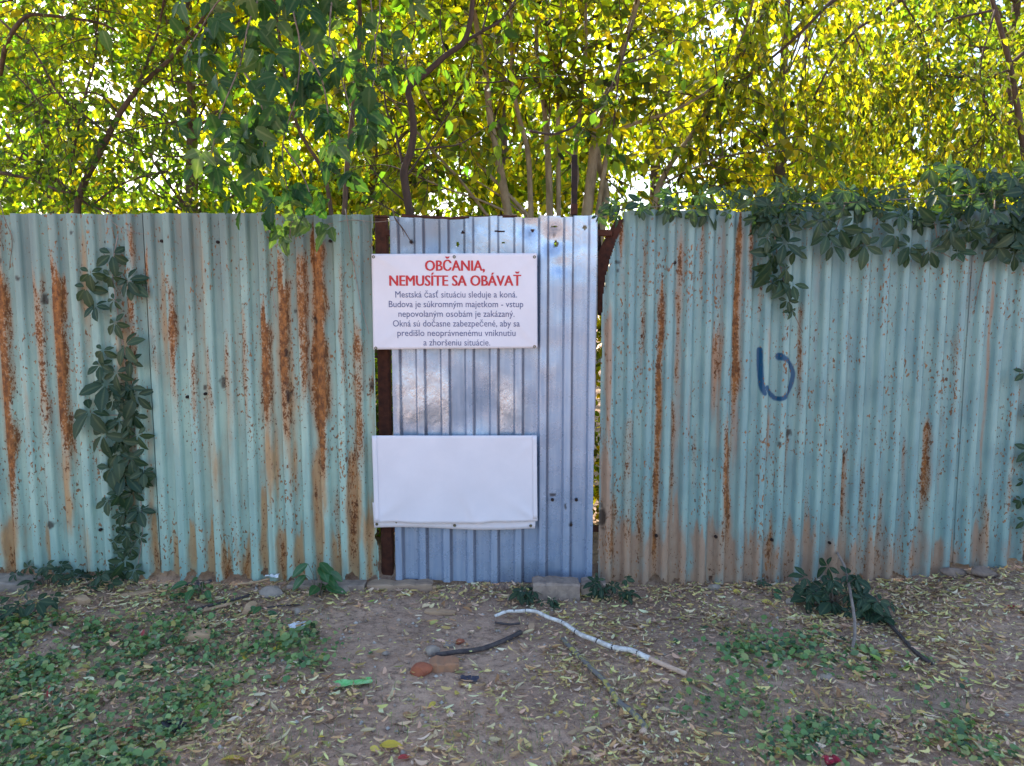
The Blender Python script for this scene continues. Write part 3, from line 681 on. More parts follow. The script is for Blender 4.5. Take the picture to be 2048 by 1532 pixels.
def shade_canopy(tree, x0, x1, n, start, pal, y0=.5):  # unseen leaf mass above the view, added to shade leaves and fence
    wood = MB(); cen = []
    for _ in range(n):
        y = R.uniform(y0, 3.0); zt = 1.58+(y+4.1)*.378; cen.append(Vector((R.uniform(x0, x1), y, zt+.55+R.uniform(0, 1.5))))
        c = cen[-1]; m_ = start.lerp(c, .5)+rv(.12)+Vector((0,0,.5)); wood.tube([start, m_, c], [.016,.010,.004], 4, False)
    k = 120; cc = np.repeat(np.array([c[:] for c in cen]), k, 0)+NR.normal(0, .26, (n*k, 3))*[1.2,1,.6]; cc[:,2] = np.maximum(cc[:,2], 1.58+(cc[:,1]+4.1)*.378+.12)
    L = NR.uniform(.08, .14, n*k); foliage('shade_crown', tree, cc, NR.normal(0,.6,(n*k,3))+[0,0,-.5], NR.normal(0,.5,(n*k,3))+[0,0,.7], L, L*.55, colors(pal, n*k), M['foliage'])
    wood.build('shade_limbs', M['barkdark'], tree)['kind'] = 'stuff'
def limbpath(pts, Y, k=4):
    """points (px, py[, depth offset]) on the limb -> smooth world path"""
    w = []
    for q in pts: w.append(tuple(P(q[0], q[1], Y+(q[2] if len(q) > 2 else 0))))
    return [Vector(a) for a in spline(w, k)]
def taper(path, r0, r1): return [r0+(r1-r0)*i/(len(path)-1) for i in range(len(path))]
def to_ground(p0, dx=0.0): return [Vector((p0.x+dx, p0.y, -.03)), Vector((p0.x+dx*.4, p0.y, p0.z*.55))]

# ---- tree with many pale stems behind the gate
Yc = 3.3
t = thing('multi_stem_tree', (P(1120,430,Yc).x, Yc, 0), 'tree of several pale sunlit stems and yellow green leaves rising behind the gate', 'tree', 'trees behind the fence')
stems = [([(1018,440),(1001,342),(981,239),(970,137),(950,34),(930,-120)], .050, .022), ([(1100,440),(1097,330),(1093,273),(1087,205),(1076,137),(1070,0),(1060,-100)], .040, .018),
         ([(1117,440),(1117,342),(1116,239),(1117,154),(1121,34),(1130,-100)], .028, .014), ([(1172,440),(1182,359),(1192,273),(1206,205),(1227,164),(1247,96),(1275,0),(1300,-120)], .062, .028),
         ([(1062,440),(1056,307),(1035,222),(1025,154),(1022,30),(1015,-80)], .032, .016), ([(1056,430),(977,348),(919,287),(878,239),(822,150),(780,60)], .022, .010),
         ([(1150,430),(1151,307),(1162,205),(1172,102),(1172,0),(1180,-90)], .026, .013), ([(1195,430),(1215,300),(1227,266),(1290,240),(1346,222),(1430,170),(1500,80)], .030, .012),
         ([(974,430),(920,360),(865,300),(779,191),(740,80)], .018, .009), ([(1305,440),(1319,369),(1360,300),(1380,273),(1430,190),(1490,60),(1520,-60)], .032, .014),
         ([(1205,440),(1212,380),(1196,320),(1202,250)], .05, .03), ([(1319,372),(1380,340),(1460,310),(1560,300)], .016, .007), ([(1140,440),(1155,330),(1100,270),(1110,190),(1150,140)], .016, .008),
         ([(1040,436),(960,400),(880,372),(800,330),(735,250)], .014, .006), ([(1050,430),(990,385),(930,352),(860,345),(790,350)], .011, .005), ([(1215,420),(1290,395),(1360,385),(1440,380)], .012, .006)]
wood = MB(); cr = Crown(); base = Vector((P(1120,430,Yc).x, Yc, -.03))
for i, (pts, a, b) in enumerate(stems):
    off = R.uniform(-.35, .35); path = limbpath([(x, y, off*(k/(len(pts)-1))) for k, (x, y) in enumerate(pts)], Yc)
    full = [base.lerp(path[0], .08)+Vector((R.uniform(-.08,.08), R.uniform(-.08,.08), 0)), base.lerp(path[0], .55)] + path
    MB().tube(full, taper(full, a*.9, b*.75), 8, wob=.06).build('stem', M['barkpale'], t, True)
    twigs(wood, cr, path, 15, (.5, 1.25), .32, .052, (.09, .15), .35, .0085, t0=.42)
finish(t, cr, 'yg'); wood.build('twigs', M['bark'], t)['kind'] = 'stuff'

# ---- dark curved tree just behind the fence
Yb = .9
p0 = P(822,440,Yb)
t = thing('curved_tree', (p0.x, Yb, 0), 'slender dark tree with an S curved trunk just behind the gate left edge', 'tree', 'trees behind the fence')
path = limbpath([(822,440),(812,380),(808,342),(822,300),(827,256),(822,210),(818,176),(851,147),(890,112),(926,85),(940,45),(945,0),(950,-80)], Yb)
full = to_ground(path[0]) + path
MB().tube(full, taper(full, .028, .014), 9, wob=.07).build('trunk', M['barkdark'], t, True)
wood = MB(); cr = Crown()
for pts, a, b in [([(926,85),(965,62),(1004,38),(1030,0),(1050,-60)], .011, .006), ([(808,342),(790,260),(772,215),(765,120),(760,0)], .010, .004), ([(818,176),(812,120),(830,60),(826,0)], .006, .003),
                  ([(940,165),(985,165),(1030,158),(1095,153),(1140,150)], .006, .003), ([(822,300),(870,295),(920,288),(960,262),(1000,240)], .006, .003), ([(1060,262),(1110,268),(1160,245),(1205,205),(1240,130),(1265,40)], .009, .005),
                  ([(808,360),(850,300),(890,240),(940,165),(985,100)], .007, .004), ([(1240,130),(1232,200),(1226,262)], .006, .004), ([(965,62),(975,20),(982,-20)], .007, .004),([(830,420),(765,362),(722,300),(692,205),(690,90)], .006, .003), ([(800,430),(740,395),(690,360),(650,330),(610,270)], .005, .002),
                  ([(815,345),(770,330),(700,335),(640,345)], .004, .002), ([(822,215),(770,190),(735,140),(722,60)], .005, .002), ([(890,112),(880,40),(890,-20)], .005, .003), ([(1240,130),(1300,110),(1380,60),(1440,0)], .006, .003)]:
    pth = limbpath([(x, y, .12*k) for k, (x, y) in enumerate(pts)], Yb)
    MB().tube(pth, taper(pth, a, b), 6, wob=.08).build('limb', M['barkdark'], t, True); twigs(wood, cr, pth, 6, (.25, .6), .4, .085, (.07, .12), .1, .003)
finish(t, cr, 'green'); wood.build('twigs', M['barkdark'], t)['kind'] = 'stuff'
shade_canopy(t, -.4, 2.9, 40, full[-1], 'green')

# ---- tangled tree at the left
Yl = 2.2
t = thing('tangled_tree', (P(161,390,Yl).x, Yl, 0), 'thin leaning tree with tangled bare twigs behind the left end of the fence', 'tree', 'trees behind the fence')
path = limbpath([(155,430),(161,383),(202,301),(239,229),(270,185),(305,150),(342,116),(380,70),(407,34),(450,-60)], Yl); full = to_ground(path[0], -.1)+path
MB().tube(full, taper(full, .030, .011), 9, wob=.06).build('trunk', M['bark'], t, True)
wood = MB(); cr = Crown()
for pts, a, b in [([(270,185),(284,150),(300,110),(314,68),(328,0),(335,-60)], .014, .007), ([(-20,340),(0,345),(60,358),(113,379),(150,390),(178,410),(225,426)], .016, .009), ([(-10,240),(40,300),(100,345),(150,392)], .011, .007),
                  ([(0,40),(31,68),(68,102),(120,191),(171,232),(222,270),(290,304),(342,314),(393,307),(430,297)], .011, .005), ([(0,150),(14,85),(51,34),(96,31),(191,44),(230,60)], .020, .010),
                  ([(140,350),(150,290),(165,210),(190,120),(195,40),(200,-40)], .012, .005), ([(239,229),(200,190),(150,186),(90,190),(30,230)], .009, .004), ([(185,410),(240,370),(300,350),(340,345),(362,395),(380,425)], .009, .005),
                  ([(222,270),(300,250),(380,240),(450,215)], .006, .003), ([(0,120),(60,180),(110,250),(140,330)], .008, .005), ([(300,150),(360,165),(430,168),(480,150)], .006, .003), ([(262,360),(268,310),(262,270)], .006, .004), ([(0,5),(80,-10),(160,10),(250,30)], .008, .004)]:
    pth = limbpath([(x, y, R.uniform(-.1,.1)) for x, y in pts], Yl)
    MB().tube(pth, taper(pth, a, b), 6, wob=.1).build('limb', M['bark'], t, True); twigs(wood, cr, pth, 22, (.3, .95), .25, .075, (.05, .085), .1, .0035)
finish(t, cr, 'green'); wood.build('twigs', M['barkdark'], t)['kind'] = 'stuff'

# ---- drooping tree at the right
Yr = 3.0
p0 = P(2060,440,Yr)
t = thing('drooping_tree', (p0.x, Yr, 0), 'tree with dark slanting boughs and drooping yellow green sprays behind the right fence', 'tree', 'trees behind the fence')
path = limbpath([(2060,440),(2050,320),(2035,219),(2018,123),(1990,20),(1960,-90)], Yr); full = to_ground(path[0])+path
MB().tube(full, taper(full, .034, .018), 9, wob=.05).build('trunk', M['bark'], t, True)
wood = MB(); cr = Crown()
for pts, a, b in [([(1960,-90),(1870,-30),(1803,0),(1772,20),(1707,65),(1666,120),(1638,174),(1621,212)], .026, .007), ([(1960,-120),(1760,-50),(1669,0),(1642,24),(1587,79),(1512,140),(1464,171),(1420,185)], .024, .006),
                  ([(1669,-40),(1560,-30),(1539,0),(1505,68),(1485,113)], .014, .006), ([(1642,30),(1615,102),(1611,205),(1621,297)], .007, .004), ([(1990,20),(1960,140),(1975,222),(1962,300),(1958,345)], .010, .005),
                  ([(2035,219),(1990,240),(1950,290),(1900,310)], .012, .005), ([(2018,140),(1950,160),(1880,150),(1800,170)], .010, .004), ([(1803,0),(1850,80),(1860,180),(1840,260)], .009, .003), ([(1707,65),(1740,140),(1750,220)], .007, .003), ([(2020,130),(2080,80),(2140,60)], .02, .01),
                  ([(1990,20),(1900,40),(1840,70),(1780,110)], .012, .004)]:
    pth = limbpath([(x, y, R.uniform(-.15,.15)) for x, y in pts], Yr)
    MB().tube(pth, taper(pth, a, b), 6, wob=.08).build('limb', M['barkdark'], t, True); twigs(wood, cr, pth, 30, (.4, 1.1), .75, .042, (.055, .10), -.1, .003, wr=(.34,.5))
finish(t, cr, 'yg'); wood.build('twigs', M['barkdark'], t)['kind'] = 'stuff'

# ---- maple whose boughs hang over the fence, leaves one by one
p0 = P(688,440,.45)
t = thing('overhanging_maple', (p0.x, .45, 0), 'maple with large dark green leaves hanging over the left fence', 'tree', 'trees behind the fence')
def wp(L): return [Vector(a) for a in spline([tuple(P(*q)) for q in L], 4)]
path = wp([(688,440,.45),(695,325,.45),(706,220,.42),(716,120,.38),(720,20,.3),(706,-80,.15),(670,-140,0)]); full = to_ground(path[0])+path
MB().tube(full, taper(full, .017, .009), 8, wob=.07).build('trunk', M['bark'], t, True)
p2 = wp([(664,440,.5),(655,375,.5),(639,328,.5),(601,267,.45),(575,180,.4),(560,80,.3),(540,-60,.1)]); f2 = to_ground(p2[0], .05)+p2
MB().tube(f2, taper(f2, .014, .007), 7, wob=.08).build('stem', M['bark'], t, True)
HB = [[(670,-140,0),(610,-90,-.15),(585,0,-.28),(600,90,-.34),(592,190,-.36),(565,290,-.36),(575,380,-.36),(590,430,-.34)], [(610,-90,-.15),(540,-40,-.25),(500,40,-.3),(480,130,-.32),(440,230,-.32),(420,320,-.3),(400,360,-.3)],
      [(670,-140,0),(665,-20,-.2),(660,80,-.28),(690,180,-.3),(712,260,-.3)], [(600,90,-.34),(640,150,-.36),(655,220,-.36),(660,290,-.34)], [(480,130,-.32),(520,200,-.34),(530,270,-.34),(510,350,-.33)],
      [(670,-140,0),(740,-60,-.1),(760,20,-.15),(740,120,-.18)], [(540,-40,-.25),(450,-10,-.2),(400,60,-.18),(370,110,-.15)], [(590,430,-.34),(582,455,-.34),(578,485,-.33)], [(565,290,-.36),(600,340,-.36),(625,400,-.35)]]
cnt = 0
for hi, h in enumerate(HB):
    pth = wp(h); MB().tube(pth, taper(pth, .006, .0022), 5, wob=.1).build('bough', M['twig'], t, True)
    nl = [44, 38, 32, 20, 26, 22, 22, 8, 16][hi]
    for j in range(nl):
        k = R.uniform(.12, 1)*(len(pth)-1); i = min(int(k), len(pth)-2); p = pth[i].lerp(pth[i+1], k-i) + Vector((R.gauss(0,.13), R.uniform(-.12,.12), R.gauss(0,.06)))
        if hi in (7,): p = pth[i].lerp(pth[i+1], k-i) + Vector((R.uniform(-.1,.12), R.uniform(-.06,.03), R.uniform(-.03,.05)))
        d = Vector((R.gauss(0,.75), R.gauss(-.1,.45), -.9)); nn = Vector((R.gauss(0,.7), -1, R.gauss(.45,.7)))
        lib = TRIL if (hi in (7,) or R.random() < .16) else TRIF
        putleaf(t, R.choice(lib), p, d, nn, R.uniform(.07, .135)); cnt += 1
wood = MB(); cr = Crown()
for pth in (path[8:], p2[8:]): twigs(wood, cr, pth, 14, (.3,.7), .3, .07, (.07,.11), .2, .003)
finish(t, cr, 'green'); wood.build('twigs', M['twig'], t)['kind'] = 'stuff'
shade_canopy(t, -3.6, .0, 60, path[-1], 'green', -.7)

# ---- background trees
def bgtree(name, x, y, h, rx, ry, z0, ncl, nleaf, pal, label, lsz=(.10,.18), cs=.32, bark='bark'):
    tr = thing(name, (x, y, 0), label, 'tree', 'trees behind the fence')
    top = Vector((x+R.uniform(-.4,.4), y, h*.9)); mid = Vector((x+R.uniform(-.3,.3), y+R.uniform(-.2,.2), h*.45))
    tp_ = [Vector(a) for a in spline([(x,y,-.05), tuple(mid), tuple(top)], 6)]
    MB().tube(tp_, taper(tp_, .05+h*.012, .02), 8, wob=.06).build('trunk', M[bark], tr, True)
    cen = []; wood = MB()
    for _ in range(ncl):
        a = R.uniform(0, 2*math.pi); q = math.sqrt(R.uniform(.05, 1)); zz = R.uniform(z0, h); 
        f = math.sin(math.pi*min(1, max(.12, (zz-z0+.5)/(h-z0+.8))))**.5
        c = Vector((x+rx*q*f*math.cos(a), y+ry*q*f*math.sin(a), zz)); cen.append(c)
        k = min(len(tp_)-2, int(len(tp_)*max(.05, min(.9, (zz-.6)/h)))); s = tp_[k]; m_ = s.lerp(c, .5)+rv(.12)
        wood.tube([s, m_, c], [.022, .013, .004], 4, False)
        for _ in range(3): e = c+rv(cs*.8); wood.tube([c.lerp(m_, .2), c.lerp(e, .5)+rv(.05), e], [.007, .005, .002], 3, False)
    n = ncl*nleaf; cc = np.array([c[:] for c in cen]); pos = np.repeat(cc, nleaf, 0) + NR.normal(0, cs, (n, 3))*np.array([1, .8, .62])
    yd = NR.normal(0, .6, (n, 3))+[0, 0, -.7]; nn = NR.normal(0, .6, (n, 3))+[0, 0, .55]
    L = NR.uniform(*lsz, n); foliage('crown', tr, pos, yd, nn, L, L*NR.uniform(.45, .7, n), colors(pal, n), M['glow'])
    wood.build('branches', M['bark'], tr)['kind'] = 'stuff'; return tr
bgtree('background_tree', -4.5, 6.2, 7.2, 2.5, 1.4, 1.2, 60, 150, 'yg', 'leafy bright green tree filling the far left behind the tangled twigs')
bgtree('background_tree', -1.9, 7.2, 7.6, 2.2, 1.4, 1.4, 66, 150, 'yg', 'yellow green tree behind the overhanging maple leaves')
bgtree('background_tree', -.1, 7.8, 8.2, 1.5, 1.4, 1.6, 42, 150, 'yg', 'yellow green tree standing farther back behind the pale stems')
bgtree('background_tree', 2.5, 9.0, 8.6, 1.5, 1.0, 4.0, 34, 140, 'yg', 'slim yellow green tree crown high above the white sky gap by the pole')
bgtree('background_tree', 3.9, 6.6, 7.6, 2.3, 1.4, 1.2, 66, 160, 'yellow', 'golden leaved tree behind the slanting boughs on the right', (.07,.13))
bgtree('background_tree', 6.6, 6.4, 8.2, 2.4, 1.6, .9, 84, 170, 'dim', 'dense dull green tree at the far right edge', (.07,.12))
bgtree('background_tree', -7.6, 8.2, 8.0, 2.6, 1.6, .8, 50, 140, 'green', 'darker green tree at the far left edge')
bgtree('background_tree', -10.2, 6.4, 7.8, 2.4, 1.5, .8, 46, 120, 'bright', 'bright green tree beyond the left edge of the picture')
bgtree('background_tree', 9.8, 7.0, 8.2, 2.4, 1.5, .8, 46, 120, 'yg', 'yellow green tree beyond the right edge of the picture')
bgtree('background_tree', 2.15, 5.4, 2.95, .55, .5, 1.4, 12, 130, 'green', 'small dense green tree right of the pale stems', (.06,.10), .26)
for fx, fy, fh, lab in [(-13.2,15,10,'pale green far tree at the left, behind the tangled twigs'),(-6.9,16,10.5,'far yellow green tree left of the maple leaves'),(-3.2,15,9.5,'far tree behind the curved trunk'),(.6,18,12,'far tree directly behind the pale stems'),(7.0,15,11,'far golden green tree behind the slanting boughs'),(10.6,15,11,'far tree at the right edge')]:
    bgtree('far_tree', fx, fy, fh, 2.9, 1.6, .8, 66, 135, R.choice(('bright','yg','green')), lab, (.17,.30), .45)
def shrub(x, y, rx, ry, h, n, pal, label, lsz=(.05,.10)):
    sh = thing('shrub', (x, y, 0), label, 'shrub', 'shrubs behind the fence'); w = MB()
    for _ in range(9):
        e = Vector((x+R.uniform(-rx,rx)*.8, y+R.uniform(-ry,ry)*.8, h*R.uniform(.6,.95))); s = Vector((x+R.uniform(-.2,.2)*rx, y, -.03))
        w.tube([s, s.lerp(e, .5)+Vector((0,0,.15*h)), e], [.016, .011, .004], 5, False)
    w.build('stems', M['bark'], sh)
    a = NR.uniform(0, 2*math.pi, n); q = np.sqrt(NR.uniform(0, 1, n)); pos = np.stack([x+rx*q*np.cos(a), y+ry*q*np.sin(a), NR.uniform(.05, 1, n)*h], 1)
    keep = vn(pos[:,0]*2.2+7, pos[:,2]*2.2, 140) + .25*(1-pos[:,2]/h) > .42; pos = pos[keep]; n = len(pos); pos += NR.normal(0, .05, (n, 3))
    L = NR.uniform(*lsz, n); foliage('foliage', sh, pos, NR.normal(0,.7,(n,3))+[0,0,-.3], NR.normal(0,.5,(n,3))+[0,0,.6], L, L*NR.uniform(.5,.75,n), colors(pal, n), M['glow'])
shrub(-5.0, 5.0, 2.2, .7, 2.9, 9000, 'bright', 'bright green bushy undergrowth shrub low behind the left fence')
shrub(-1.2, 5.6, 2.2, .7, 2.7, 8000, 'yg', 'yellow green shrub seen low between the curved tree and pale stems')
shrub(3.7, 6.2, 1.5, .7, 2.6, 5500, 'yg', 'low yellow green shrub behind the creeper, right of the pole')
shrub(5.6, 4.4, 2.4, .7, 3.0, 9000, 'yellow', 'tall yellowish shrub behind the creeper on the right fence')
shrub(-.95, .66, .55, .26, 1.75, 2600, 'green', 'small green shrub seen through the gap left of the gate', (.04,.07))
shrub(.16, .80, .60, .30, 1.75, 6500, 'yellow', 'small yellowish shrub seen through the gap right of the gate', (.04,.07))

# ------------------------------------------------------------------ creepers on the fence
def creeper(name, label, stems, leaves, mt='dryvine', r=.0035, group='creepers on the fence', vary=0.0):
    a = P(*stems[0][-1]); t = thing(name, (a.x, a.y, 0), label, 'creeper', group)
    for s in stems:
        pth = wp(s); MB().tube(pth, taper(pth, r, r*.5), 5, wob=.1).build('stem', M[mt], t, True)
    for (px, py, Yd, size, dang) in leaves:
        p = P(px, py, Yd); d = Vector((math.sin(dang), -.25+R.gauss(0,.15), -math.cos(dang))); n = Vector((R.gauss(0,.28+vary), -1, R.gauss(.35,.25+vary)))
        putleaf(t, R.choice(PALM), p, d, n, size/368*(Yd-CAM[1])/4.1*R.choice((.62,.75,.85,.95,1.05)))
    return t
lv = []
for (px, py, s) in [(224,508,44),(180,545,42),(172,575,46),(222,552,40),(255,560,40),(190,612,44),(228,600,36),(262,568,38),(230,645,38),(250,690,40),(205,700,30),(262,720,46),(232,745,34),(212,768,58),(200,730,36),(180,822,62),(206,868,56),(262,775,36),
                    (245,800,44),(272,790,40),(225,800,40),(268,830,44),(255,850,38),(240,880,44),(275,870,36),(238,905,46),(262,915,40),(222,935,44),(250,950,44),(280,950,32),(240,985,46),(265,985,38),(215,1000,46),(250,1025,40),(278,1020,36),(235,1050,34),(255,1070,36),(228,1082,30),(262,1095,34),(280,1075,30),(250,1120,40),(268,1140,34),(235,1135,34),(255,1165,32)]:
    lv.append((px, py, -.05-.03*R.random(), s*R.uniform(.9,1.12), R.gauss(0,.6)))
for _ in range(20):
    py = R.uniform(760, 1150); lv.append((252+R.gauss(0,20), py, -.035-.03*R.random(), R.uniform(20,34), R.gauss(0,.8)))
creeper('climbing_creeper', 'dark green five leaflet creeper climbing the left fence in a vertical strand', [[(236,470,-.02),(225,540,-.03),(235,620,-.03),(250,720,-.03),(250,830,-.03),(258,930,-.03),(262,1040,-.03),(258,1175,-.02)], [(250,830,-.03),(215,830,-.04),(185,825,-.05)], [(270,1165,-.03),(285,1060,-.03),(277,960,-.03),(270,860,-.03)]], lv)
lv = []
def band(n, x0, x1, y0, y1, s0, s1, yd=(-.10,.06), bias=1.0):
    s0, s1 = s0*.62, s1*.9; n = int(n*.82)
    for _ in range(n):
        u = R.random(); lv.append((x0+(x1-x0)*u, R.uniform(y0, y1), R.uniform(*yd), R.uniform(s0, s1), R.gauss(0,.9)))
band(10, 1195, 1290, 395, 432, 26, 36); band(18, 1290, 1450, 385, 425, 28, 42); band(34, 1440, 1720, 372, 425, 34, 52); band(18, 1500, 1700, 415, 445, 30, 46, (-.10,-.05))
band(44, 1700, 2090, 365, 430, 34, 54, (-.16,.08)); band(26, 1770, 2090, 420, 470, 32, 54, (-.14,-.05)); band(26, 1850, 2090, 335, 390, 34, 52, (-.08,.12)); band(16, 1850, 2090, 400, 480, 34, 54, (-.14,-.05)); band(13, 1800, 2090, 465, 515, 26, 44, (-.1,-.05)); band(22, 1440, 2090, 375, 415, 24, 44, (.02,.12))
for (px, py, s) in [(1545,440,44),(1575,450,46),(1535,475,44),(1570,485,48),(1548,505,50),(1590,500,40),(1545,530,46),(1572,535,46),(1560,560,42),(1585,568,40),(1545,565,30),(1575,600,34),(1583,620,20),(1655,470,40),(1680,455,40),(1665,490,36),(1710,470,40),(1730,490,44),(1720,462,36),(1790,470,46),(1820,490,48),(1860,500,50)]:
    lv.append((px, py, -.06-.04*R.random(), s, R.gauss(0,.5)))
creeper('trailing_creeper', 'thick dark green creeper trailing along the top of the right fence with hanging strands', [[(1195,425,.03),(1280,415,.02),(1400,412,.0),(1550,408,-.02),(1700,405,-.02),(1850,395,-.02),(2000,385,-.02),(2120,380,-.02)], [(1530,410,-.05),(1545,450,-.06),(1555,510,-.06),(1570,570,-.06),(1585,620,-.06),(1605,665,-.05)], [(1690,410,-.05),(1675,450,-.05),(1662,490,-.05)], [(1850,400,-.06),(1870,450,-.06),(1880,500,-.06),(1925,525,-.05)], [(1990,400,-.04),(1985,470,-.04),(1965,540,-.03),(1950,610,-.03)]], lv, 'twig', .004, vary=.45)
lv = [(2050,745,-.06,30,0),(2048,960,-.06,28,.3),(2042,1000,-.05,24,-.3),(2050,1040,-.06,28,.2),(2060,900,-.06,40,0),(2065,1000,-.06,40,.4),(2070,820,-.06,36,-.2)]
creeper('edge_creeper', 'few creeper leaves poking in at the right picture edge, low on the fence', [[(2062,690,-.02),(2055,800,-.03),(2058,920,-.03),(2050,1050,-.03),(2056,1130,-.02)]], lv)

# ------------------------------------------------------------------ creeper tufts and seedlings at the fence foot
def tuft(name, px, py, leaves, label, lib=PALM, cat='plant', hgt=.16, spread=.16, size=(.07,.13), group='plants at the fence foot', stemm='twig'):
    b = G(px, py); t = thing(name, b, label, cat, group)
    if lib is PALM: hgt *= .85; spread *= .85; size = (size[0]*.62, size[1]*.88)
    for j in range(leaves):
        a = R.uniform(0, 2*math.pi); q = spread*math.sqrt(R.random()); tip = b + Vector((q*math.cos(a), min(q*math.sin(a)*.6, -.03-b.y) if b.y < -.03 else -abs(q*.5), hgt*R.uniform(.15,1)))
        MB().tube([b+Vector((R.uniform(-.02,.02), R.uniform(-.02,.02), -.01)), b.lerp(tip, .5)+Vector((0,0,.03)), tip], [.0025,.002,.0013], 4, False).build('stem', M[stemm], t)
        d = Vector((math.cos(a)+R.gauss(0,.3), math.sin(a)*.6-.3, R.uniform(-.7,.1))); n = Vector((R.gauss(0,.3), -.65, 1))
        putleaf(t, R.choice(lib), tip, d, n, R.uniform(*size))
    return t
tuft('creeper_tuft', 95, 1172, 15, 'spreading dark creeper tuft at the fence foot, far left', hgt=.15, spread=.26, size=(.06,.10))
tuft('creeper_tuft', 60, 1228, 9, 'creeper tuft just in front of the far left one', hgt=.12, spread=.22, size=(.07,.11))
tuft('creeper_tuft', 190, 1178, 6, 'small creeper tuft below the climbing creeper, on its left', hgt=.12, spread=.13, size=(.06,.09))
tuft('seedling', 636, 1192, 14, 'glossy green seedling with pointed oval leaves at the rusty fence foot', SEED, hgt=.20, spread=.075, size=(.085,.13))
tuft('seedling', 405, 1195, 8, 'low seedling among debris at the fence foot, right of the climbing creeper', SEED, hgt=.10, spread=.10, size=(.06,.10))
tuft('seedling', 520, 1232, 3, 'tiny seedling beside the split stump', SEED, hgt=.06, spread=.04, size=(.06,.09))
tuft('creeper_tuft', 1052, 1205, 8, 'small creeper sprig on the left of the concrete block under the gate', hgt=.10, spread=.09, size=(.05,.08))
tuft('creeper_tuft', 1103, 1216, 5, 'creeper sprig growing in front of the concrete block', hgt=.07, spread=.06, size=(.04,.06))
tuft('creeper_tuft', 1215, 1200, 17, 'bushy creeper tuft at the bottom right corner of the gate', hgt=.15, spread=.13, size=(.05,.085))
tuft('creeper_tuft', 1665, 1215, 24, 'large creeper tuft at the foot of the right fence beside the leaning stick', hgt=.24, spread=.20, size=(.07,.115))
tuft('creeper_tuft', 1735, 1235, 14, 'lower creeper tuft right of the leaning stick', hgt=.13, spread=.14, size=(.07,.10))
tuft('creeper_tuft', 1518, 1178, 3, 'tiny creeper sprig at the right fence foot', hgt=.07, spread=.05, size=(.04,.055))
tuft('seedling', 1540, 1195, 3, 'tiny yellowish seedling in the litter near the right fence', SEED, hgt=.05, spread=.05, size=(.04,.06))

# ------------------------------------------------------------------ stones, bricks, wood
def bolts(fence, L):
    sh = [o for o in fence.children if o.name.startswith('sheet')]
    for px, py in L:
        p = P(px, py, -.012); best = min(sh, key=lambda o: abs(np.mean([c[0] for c in o.bound_box])-p.x)); m = MB()
        m.tube([p+Vector((0,.012,0)), p+Vector((0,-.002,0))], .0085, 10); m.tube([p+Vector((0,-.0018,0)), p+Vector((0,-.007,0))], .0052, 6)
        m.build('bolt', M['darksteel'], best)
bolts(lf, [(104,481),(148,470),(212,484),(323,482),(435,484),(545,482),(660,482),(330,1066),(437,1066),(545,1066),(650,1062),(105,1050),(200,1060),(410,788),(374,794)])
bolts(rf, [(1456,470),(1313,1072),(1432,1074),(1544,1080),(1660,1086),(1777,1091),(1898,1080),(1560,468),(1350,525)])
bolts(gt, [(1153,1000),(1142,1050),(1105,1000),(822,484)])
def rock(name, px, py, size, mt, label, cat, group=None, jag=.22, rz=0.0):
    p = G(px, py); import bmesh
    bm = bmesh.new(); bmesh.ops.create_icosphere(bm, subdivisions=3, radius=1); sd = R.uniform(0, 90)
    cuts = [(rv().normalized(), R.uniform(.55,.9)) for _ in range(9)]
    for v in bm.verts:
        for n_, d_ in cuts:
            e = v.co.dot(n_)-d_
            if e > 0: v.co -= n_*e
        v.co *= 1+jag*(float(vn(v.co.x*2.5+sd, v.co.y*2.5+v.co.z*1.7, 5))-.5)*.6
    Mr = Matrix.Rotation(rz, 3, 'Z')
    V = [p + Mr @ Vector((v.co.x*size[0]/2, v.co.y*size[1]/2, v.co.z*size[2]/2)) + Vector((0,0,size[2]*.28)) for v in bm.verts]
    F = [tuple(v.index for v in f.verts) for f in bm.faces]; bm.free()
    o = obj(name, V, F, M[mt], None, False); tag(o, label, cat, group); return o
def block(name, px, py, size, mt, label, cat, rz=0.0, sink=.25, group=None, tilt=0.0, n=None, lump=None):
    p = G(px, py); Mx = (Matrix.Rotation(rz, 3, 'Z') @ Matrix.Rotation(tilt, 3, 'X'))
    m = MB(); L = max(2, n or int(size[0]/.03)); k = len(m.v)
    prof = [(-.5,-.42),(-.44,-.5),(.44,-.5),(.5,-.42),(.5,.40),(.43,.5),(-.43,.5),(-.5,.40)]; off = R.uniform(0,50)
    ph = R.uniform(0, 6); lump = (.015 if mt in ('concrete','brickold') else .10) if lump is None else lump
    for i in range(L+1):
        u = i/L-.5; e = (1-(.05 if mt == 'concrete' else .30)*(abs(u)*2)**9)*(1+lump*math.sin(u*7+ph))
        for a, b in prof:
            j = .05 if mt == 'concrete' else .13; q = Vector((u*size[0] + size[1]*.10*(float(vn(off+a*3, b*3, 8))-.5)*(1 if i in (0,L) else 0), a*size[1]*e*(1+j*(float(vn(u*9+off, a*4, 6))-.5)*2), b*size[2]*e*(1+j*2*(float(vn(u*9+off, b*4+9, 7))-.5)*2)))
            m.v.append(p + Mx @ q + Vector((0,0,size[2]*(.5-sink))))
    for i in range(L):
        for a in range(8): m.f.append((i*8+a, (i+1)*8+a, (i+1)*8+(a+1) % 8, i*8+(a+1) % 8))
    m.f.append(tuple(range(8))); m.f.append(tuple(L*8+a for a in reversed(range(8))))
    o = m.build(name, M[mt]); tag(o, label, cat, group); return o
block('concrete_block', 1111, 1193, (.25,.12,.12), 'concrete', 'square pale concrete block under the gate bottom', 'block', .02, .22)
block('concrete_block', 1186, 1190, (.13,.10,.10), 'concrete', 'narrow concrete block beside the square one under the gate', 'block', -.03, .15)
